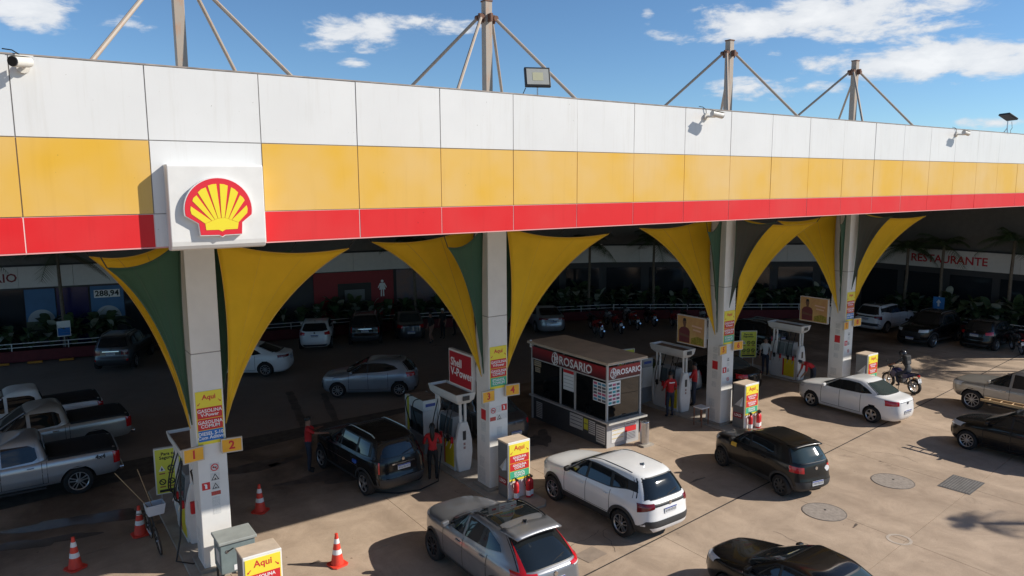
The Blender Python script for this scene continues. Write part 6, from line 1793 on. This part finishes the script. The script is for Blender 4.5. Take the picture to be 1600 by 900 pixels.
# ================================================================ building, planter, palms
PA, PB, PC, PD, PE = (-14, 48.6), (20, 42.0), (33, 37.0), (47, 27.0), (47, 10.5)
M_WALLD = mat('wall_dark', (.055, .055, .06), .7, var=.1, pos=True, scale=.5)
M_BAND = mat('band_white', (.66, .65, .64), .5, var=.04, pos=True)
bld = thing('shop_building', 'long low shop and restaurant building behind the forecourt with white sign band', 'building', (0, 0, 0))
M_SHOPG = mat('shop_glass', (.02, .024, .03), .08, spec=.6)
segs_ = [(PA, PB), (PB, PC), (PC, PD), (PD, PE)]
class Seg:
    def __init__(s, a, b):
        s.a, s.b = Vector((*a, 0)), Vector((*b, 0)); s.u = (s.b - s.a).normalized(); s.L = (s.b - s.a).length
        s.n = Vector((s.u.y, -s.u.x, 0))          # towards the forecourt
    def p(s, d, out, z): return s.a + s.u * d + s.n * out + Vector((0, 0, z))
    def box(s, mb, d0, d1, o0, o1, z0, z1, mi=0):
        vs = [s.p(d, o, z) for z in (z0, z1) for (d, o) in ((d0, o1), (d1, o1), (d1, o0), (d0, o0))]
        mb.add(vs, [(3, 2, 1, 0), (4, 5, 6, 7), (0, 1, 5, 4), (1, 2, 6, 5), (2, 3, 7, 6), (3, 0, 4, 7)], mi); return mb
SG = [Seg(a, b) for a, b in segs_]
for i, s in enumerate(SG):
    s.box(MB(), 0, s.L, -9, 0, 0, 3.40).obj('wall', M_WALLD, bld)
    s.box(MB(), -.2, s.L + .2, -9, -.35, 4.62, 7.93).obj('upper_wall', mat('upper_wall', (.15, .145, .14), .7, var=.08, pos=True), bld)
    n = max(1, round(s.L / 2.4)); w = s.L / n
    for k in range(n):
        s.box(MB(), k * w + .008, (k + 1) * w - .008, .0, .12, 3.46, 4.56).obj('band_panel', M_BAND, bld)
    s.box(MB(), 0, s.L, -.4, -.002, 3.40, 4.62).obj('band_backing', M_WALLD, bld)
    if i in (1, 2, 3):
        m_ = int(s.L / 2.6)
        for k in range(m_):
            d = (k + .5) * s.L / m_
            s.box(MB(), d - 1.15, d + 1.15, .002, .05, .35, 3.1).obj('shop_window', M_SHOPG, bld)
s0 = SG[0]
def d0(X): return (X - PA[0]) / s0.u.x
for (xa, xb, m, nm) in ((-2.2, .7, M_SHOPG, 'shop_window'), (2.15, 3.6, mat('blue_window', (.02, .02, .09), .15), 'shop_window'), (5.3, 7.5, M_SHOPG, 'shop_window'), (7.6, 10.4, M_SHOPG, 'shop_door'), (10.5, 12.5, M_SHOPG, 'shop_window')):
    s0.box(MB(), d0(xa), d0(xb), .002, .05, .35, 3.35).obj(nm, m, bld)
def poster(xa, xb, label, price=None):
    da, db = d0(xa), d0(xb)
    t = thing('shop_poster', label, 'poster', (0, 0, 0), group='blue posters on the shop front')
    s0.box(MB(), da, db, .055, .075, 1.2, 3.35).obj('sky_print', mat('poster_blue', (.05, .16, .34), .5, var=.2, scale=.6, pos=True), t)
    s0.box(MB(), da, db, .076, .080, 1.2, 1.65).obj('grass_print', mat('poster_grass', (.12, .14, .08), .6, var=.3, pos=True), t)
    P = [(.62 * math.cos(a), .62 * math.sin(a)) for a in np.linspace(0, math.pi, 20)]
    MB().prism(P, s0.p((da + db) / 2, .082, 1.65), s0.u, (0, 0, 1), s0.n * .003).obj('dome_print', mat('poster_white', (.40, .44, .48), .5), t)
    if price:
        s0.box(MB(), (da + db) / 2 - .62, (da + db) / 2 + .62, .082, .086, 2.72, 3.14).obj('price_field', WHT, t)
        text(price, .42, s0.p((da + db) / 2, .089, 2.93), s0.u, (0, 0, 1), BLK, t, bold=.012)
poster(.75, 2.1, 'blue shop poster left of the dark blue window')
poster(3.7, 5.25, 'blue shop poster showing the price 288,94', '288,94')
text('ROSARIO', .62, s0.p(d0(-.75), .125, 3.98), s0.u, (0, 0, 1), mat('sign_maroon', (.18, .01, .02), .5), bld, bold=.012)
# restroom wall
t = thing('restroom_front', 'dark red restroom wall with doorway and white figure', 'wall', (0, 0, 0))
s0.box(MB(), d0(15.2), d0(20.0), .002, .08, .0, 3.4).obj('red_wall', mat('restroom_red', (.28, .012, .02), .5, var=.08, pos=True), t)
s0.box(MB(), d0(16.6), d0(18.6), .082, .11, .0, 2.7).obj('doorway', BLACK, t)
s0.box(MB(), d0(17.0), d0(18.2), .112, .125, 1.5, 2.3).obj('door_pane', mat('door_pane', (.16, .17, .18), .3), t)
fc_ = s0.p(d0(19.3), .083, 2.2)
fig = [(-.10, .0), (-.12, -.42), (-.03, -.42), (-.03, .0), (.03, .0), (.03, -.42), (.12, -.42), (.10, .0), (.20, .0), (.13, .30), (.24, .10), (.28, .14), (.15, .42), (-.15, .42), (-.28, .14), (-.24, .10), (-.13, .30), (-.20, .0)]
MB().prism(fig, fc_, s0.u, (0, 0, 1), s0.n * .006).obj('woman_figure', WHT, t)
MB().prism([(.09 * math.cos(a), .53 + .09 * math.sin(a)) for a in np.linspace(0, 2 * math.pi, 14, endpoint=False)], fc_, s0.u, (0, 0, 1), s0.n * .006).obj('figure_head', WHT, t)
t = tag(MB().obj('x', WHT) if False else SG[1].box(MB(), .2, 4.9, .055, .09, .5, 3.4).obj('scenic_mural', mat('mural', (.10, .13, .20), .6, var=.3, scale=.45, pos=True, col2=(.34, .17, .10))), 'large sunset mural beside the restroom wall', 'mural')
text('RESTAURANTE', .66, SG[3].p(27.0 - 21.45, .125, 3.98), (0, -1, 0), (0, 0, 1), mat('sign_red', (.50, .015, .03), .45), bld, bold=.014)
text('SALA VIP', .5, SG[1].p(7.0, .125, 3.98), SG[1].u, (0, 0, 1), mat('sign_maroon', (.18, .01, .02), .5), bld, bold=.01) if False else None
# planter wall, railing, plants
M_PLW = mat('planter_red', (.14, .016, .02), .7, var=.15, pos=True); M_SOIL = mat('soil', (.03, .022, .016), .9, var=.3)
pl = thing('planter', 'low dark red planter wall with white railing along the building', 'planter', (0, 0, 0))
OUT = 2.3
off = []
for i, s in enumerate(SG):
    d_a, d_b = (0, s.L)
    if i > 0: d_a = .5
    if i == 2: d_b = s.L - 2.4
    if i == 3: d_a = 2.4
    if i == 0:
        runs = [(0, d0(5.2)), (d0(9.4), s.L - .2)]
    else: runs = [(d_a, d_b)]
    for (a, b) in runs:
        s.box(MB(), a, b, OUT - .18, OUT, 0, .55).obj('wall', M_PLW, pl)
        s.box(MB(), a, b, .4, OUT - .19, 0, .45).obj('soil', M_SOIL, pl)
        for z in (.72, .92):
            MB().cyl(s.p(a, OUT - .09, z), s.p(b, OUT - .09, z), .022, n=6).obj('rail', WHITE, pl)
        n = int((b - a) / 2.6) + 1
        for k in range(n + 1):
            p = s.p(a + (b - a) * k / n, OUT - .09, .5)
            MB().cyl(p, p + Vector((0, 0, .44)), .022, n=6).obj('rail_post', WHITE, pl)
steps = thing('entrance_steps', 'dark steps to the shop door between the planters', 'steps', (0, 0, 0))
for k in range(3): s0.box(MB(), d0(5.3), d0(9.3), .1, OUT - .45 * k, .17 * k, .17 * (k + 1)).obj('step', mat('step_brown', (.10, .055, .04), .8, var=.1), steps)
M_STOP = mat('wheel_stop', (.55, .22, .02), .7, var=.2)
for k, X in enumerate((-1.2, .05, 1.42, 2.75)):
    o = s0.box(MB(), d0(X) - .32, d0(X) + .32, OUT + .45, OUT + .6, 0, .10).obj('wheel_stop', M_STOP, bevel=.02)
    tag(o, f'orange concrete wheel stop, {("first", "second", "third", "fourth")[k]} from the left before the planter', 'wheel stop', 'wheel stops')
o = thing('planter_notice', 'small blue and white notice standing in the planter', 'notice', tuple(s0.p(d0(2.6), OUT - .5, 0)), 0)
MB().box(-.3, .3, -.01, .01, 1.05, 1.85).obj('panel', WHT, o); MB().box(-.27, .27, -.014, -.011, 1.1, 1.5).obj('print', BLU, o); MB().cyl((0, .02, 0), (0, .02, 1.1), .025, n=6).obj('post', STEEL, o)
o = thing('blue_parking_sign', 'small blue parking sign on a post by the right planter', 'sign', (45.0, 20.9, 0), 0)
MB().cyl((0, 0, 0), (0, 0, 2.0), .03, n=6).obj('post', WHITE, o); MB().box(-.03, -.01, -.32, .32, 1.25, 1.95).obj('panel', mat('sign_blue', (.03, .20, .55), .4), o)
MB().prism([(-.05, -.2), (.05, -.2), (.05, .0), (.14, .02), (.02, .2), (-.02, .2), (-.14, .02), (-.05, 0)], (-.032, 0, 1.6), (0, -1, 0), (0, 0, 1), (-.004, 0, 0)).obj('symbol', WHT, o)
M_LEAF = [mat('leaf_a', (.06, .10, .04), .5, var=.3, scale=3), mat('leaf_b', (.075, .11, .05), .5, var=.3, scale=3), mat('leaf_pale', (.34, .36, .29), .45, var=.2, scale=3)]
def leaf(mb, base, d, L, w, droop, mi=0, n=5):
    d = Vector(d).normalized(); side = d.cross(Vector((0, 0, 1)))
    side = side.normalized() if side.length > .05 else Vector((1, 0, 0))
    rows = []
    for i in range(n + 1):
        u = i / n
        c_ = Vector(base) + d * (L * u) - Vector((0, 0, droop * L * u * u))
        ww = w * math.sin(math.pi * min(u * .9 + .08, 1)) ** .8
        rows.append([c_ - side * ww + Vector((0, 0, ww * .25)), c_, c_ + side * ww + Vector((0, 0, ww * .25))])
    mb.grid(rows, mi)
plant_protos = []
rl = random.Random(11)
for v in range(5):
    mb = MB(); st = MB()
    for k in range(22 + 4 * v):
        a = rl.uniform(0, 6.28); e = rl.uniform(.35, 1.25)
        b0 = (rl.uniform(-.12, .12), rl.uniform(-.12, .12), rl.uniform(.25, .75))
        st.cyl((b0[0] * .3, b0[1] * .3, 0), b0, .014, n=4)
        leaf(mb, b0, (math.cos(a) * math.cos(e), math.sin(a) * math.cos(e), math.sin(e)), rl.uniform(.4, .9), rl.uniform(.09, .2), rl.uniform(.25, .7), 0 if rl.random() < .65 else (1 if rl.random() < .6 else 2))
    plant_protos.append((mb.mesh('foliage', M_LEAF, True), st.mesh('stem', M_LEAF[0])))
spots_ = []
for i, s in enumerate(SG):
    dmax = s.L - (2.4 if i == 2 else 0)
    d = 8.5 if i == 0 else (2.6 if i == 3 else .6)
    while d < dmax:
        X = (s.p(d, 1.2, 0)).x
        if not (i == 0 and 5.0 < X < 9.6) and not (i == 3 and d > 13): spots_.append((s, d, rl.uniform(.8, 1.7)))
        d += rl.uniform(.75, 1.15)
_pc = {}
def plant_label(s, d, k):
    i = SG.index(s); X = s.p(d, 1, 0).x
    ref = ('before the blue posters at left' if X < 5.2 else 'before the restroom wall' if i == 0 else 'before the sunset mural' if i == 1 and d < 5.5 else 'behind the silver fastback' if i == 1 else 'behind the motorcycles' if i == 2 and d < 8 else 'behind the third column' if i == 2 else 'below the restaurant lettering')
    _pc[ref] = _pc.get(ref, 0) + 1
    o_ = ['first', 'second', 'third', 'fourth', 'fifth', 'sixth', 'seventh', 'eighth', 'ninth', 'tenth', 'eleventh', 'twelfth', 'thirteenth', 'fourteenth', 'fifteenth', 'sixteenth', 'seventeenth', 'eighteenth', 'nineteenth', 'twentieth']
    return f'broad-leaved planter plant {ref}, {o_[(_pc[ref] - 1) % 20]} from the left'
for k, (s, d, o_) in enumerate(spots_):
    p = s.p(d, o_, .42)
    t = thing('leafy_plant', plant_label(s, d, k), 'plant', tuple(p), rl.uniform(0, 6.28), 'planter plants'); t.scale = (rl.uniform(1.1, 1.75),) * 3
    a, b = plant_protos[k % 5]
    f = bpy.data.objects.new('foliage', a); link(f, t); f = bpy.data.objects.new('stem', b); link(f, t)
M_FR = [mat('frond', (.050, .085, .032), .5, var=.3, scale=2), mat('frond_dry', (.14, .11, .05), .6, var=.2)]
M_TRK = mat('palm_trunk', (.16, .13, .10), .85, var=.25, scale=6, bump=.5, bscale=20)
def palm_mesh(seed, nf=17, L=1.9):
    r0 = random.Random(seed); mb = MB()
    for k in range(nf):
        a = 2 * math.pi * k / nf * 2.4 + r0.uniform(-.2, .2); e = r0.uniform(-.15, 1.15); dr = r0.uniform(.5, 1.0)
        d = Vector((math.cos(a) * math.cos(e), math.sin(a) * math.cos(e), math.sin(e)))
        LL = L * r0.uniform(.8, 1.1); pts = []
        for i in range(13):
            u = i / 12; pts.append(d * (LL * u) - Vector((0, 0, dr * LL * u * u * .8)))
        mi = 1 if (e < .05 and r0.random() < .5) else 0
        mb.tube(pts, [.022 - .016 * i / 12 for i in range(13)], 4, mi)
        for i in range(2, 13):
            p = pts[i]; tdir = (pts[i] - pts[i - 1]).normalized(); side = tdir.cross(Vector((0, 0, 1))).normalized()
            for s_ in (-1, 1):
                for sub in (0, .5):
                    pp = pts[i - 1].lerp(p, 1 - sub)
                    l_ = .62 * math.sin(math.pi * min((i - sub) / 12.6 + .04, 1)) ** .6 + .08
                    q = pp + (side * s_ * .8 + tdir * .55).normalized() * l_ - Vector((0, 0, .30 * l_ + r0.uniform(0, .12)))
                    w_ = tdir * .022
                    mb.add([pp - w_, pp + w_, q], [(0, 1, 2)], mi)
    return mb.mesh('crown', M_FR)
palms_m = [palm_mesh(s) for s in (1, 2, 3)] + [palm_mesh(9, 6, 1.5)]
def palm(x, y, h, label, k=0, sc=1.0, group='palm trees by the building'):
    t = thing('palm_tree', label, 'palm tree', (x, y, 0), k * 1.3, group)
    MB().tube([(0, 0, 0), (.05, .02, h * .3), (.02, .06, h * .65), (0, 0, h)], [.13, .10, .085, .075], 10).obj('trunk', M_TRK, t, smooth=True)
    c_ = bpy.data.objects.new('crown', palms_m[k % 4]); link(c_, t); c_.location = (0, 0, h); c_.scale = (sc,) * 3
def pseg(i, d, out): p = SG[i].p(d, out, 0); return p.x, p.y
for (xy, h, l, k, sc) in [
    (pseg(0, d0(2.55), 1.5), 5.3, 'palm tree before the blue posters at left', 0, 1.1), (pseg(0, d0(-1.5), 1.4), 5.6, 'palm tree at the left edge behind the canopy', 1, 1.1),
    (pseg(0, d0(11.4), 1.4), 5.2, 'palm tree behind the nearest column sail', 2, 1.0), (pseg(1, 1.2, 1.4), 4.9, 'palm tree before the sunset mural', 0, 1.2),
    (pseg(1, 6.2, 1.4), 5.0, 'palm tree right of the sunset mural', 1, 1.0), (pseg(1, 12.5, 1.5), 4.8, 'palm tree behind the motorcycles, left one', 2, 1.1), (pseg(2, 3.2, 1.4), 4.9, 'palm tree behind the motorcycles, right one', 0, 1.1),
    (pseg(2, 9.0, 1.4), 5.0, 'palm tree behind the third column', 1, 1.1), (pseg(3, 3.7, 1.2), 4.6, 'palm tree left of the restaurant lettering', 2, 1.0),
    (pseg(3, 5.7, 1.0), 4.9, 'palm tree before the restaurant lettering', 0, 1.05), (pseg(3, 9.4, 1.0), 5.4, 'palm tree right of the restaurant lettering', 1, 1.0)]:
    palm(xy[0], xy[1], h, l, k, sc)
palm(29.5, .95, 7.9, 'palm tree beyond the right edge shading the forecourt', 1, .5, 'palms along the street')
palm(42.6, 10.6, 6.2, 'palm tree at the end of the restaurant wing', 2, 1.2, 'palms along the street')
palm(44.0, 12.2, 5.2, 'second palm tree at the end of the restaurant wing', 0, 1.2, 'palms along the street')

# ladder on the black hatchback's roof
t = thing('wooden_ladder', 'pale wooden ladder lying on the roof of the rightmost black hatchback', 'ladder', (25.98, 8.95, 1.575), R(93))
for s_ in (-1, 1): MB().box(-1.5, 1.5, s_ * .17 - .022, s_ * .17 + .022, 0, .07).obj('rail', mat('ladder_wood', (.52, .33, .15), .7, var=.15, scale=5), t)
for k in range(9): MB().cyl((-1.3 + k * .325, -.15, .035), (-1.3 + k * .325, .15, .035), .016, n=6).obj('rung', mat('ladder_wood', (.52, .33, .15), .7), t)
for x in (-.45, .35): MB().box(x - .02, x + .02, -.55, .55, -.07, -.002).obj('rack_bar', BLACK, t)
bake_people()
bake_texts()
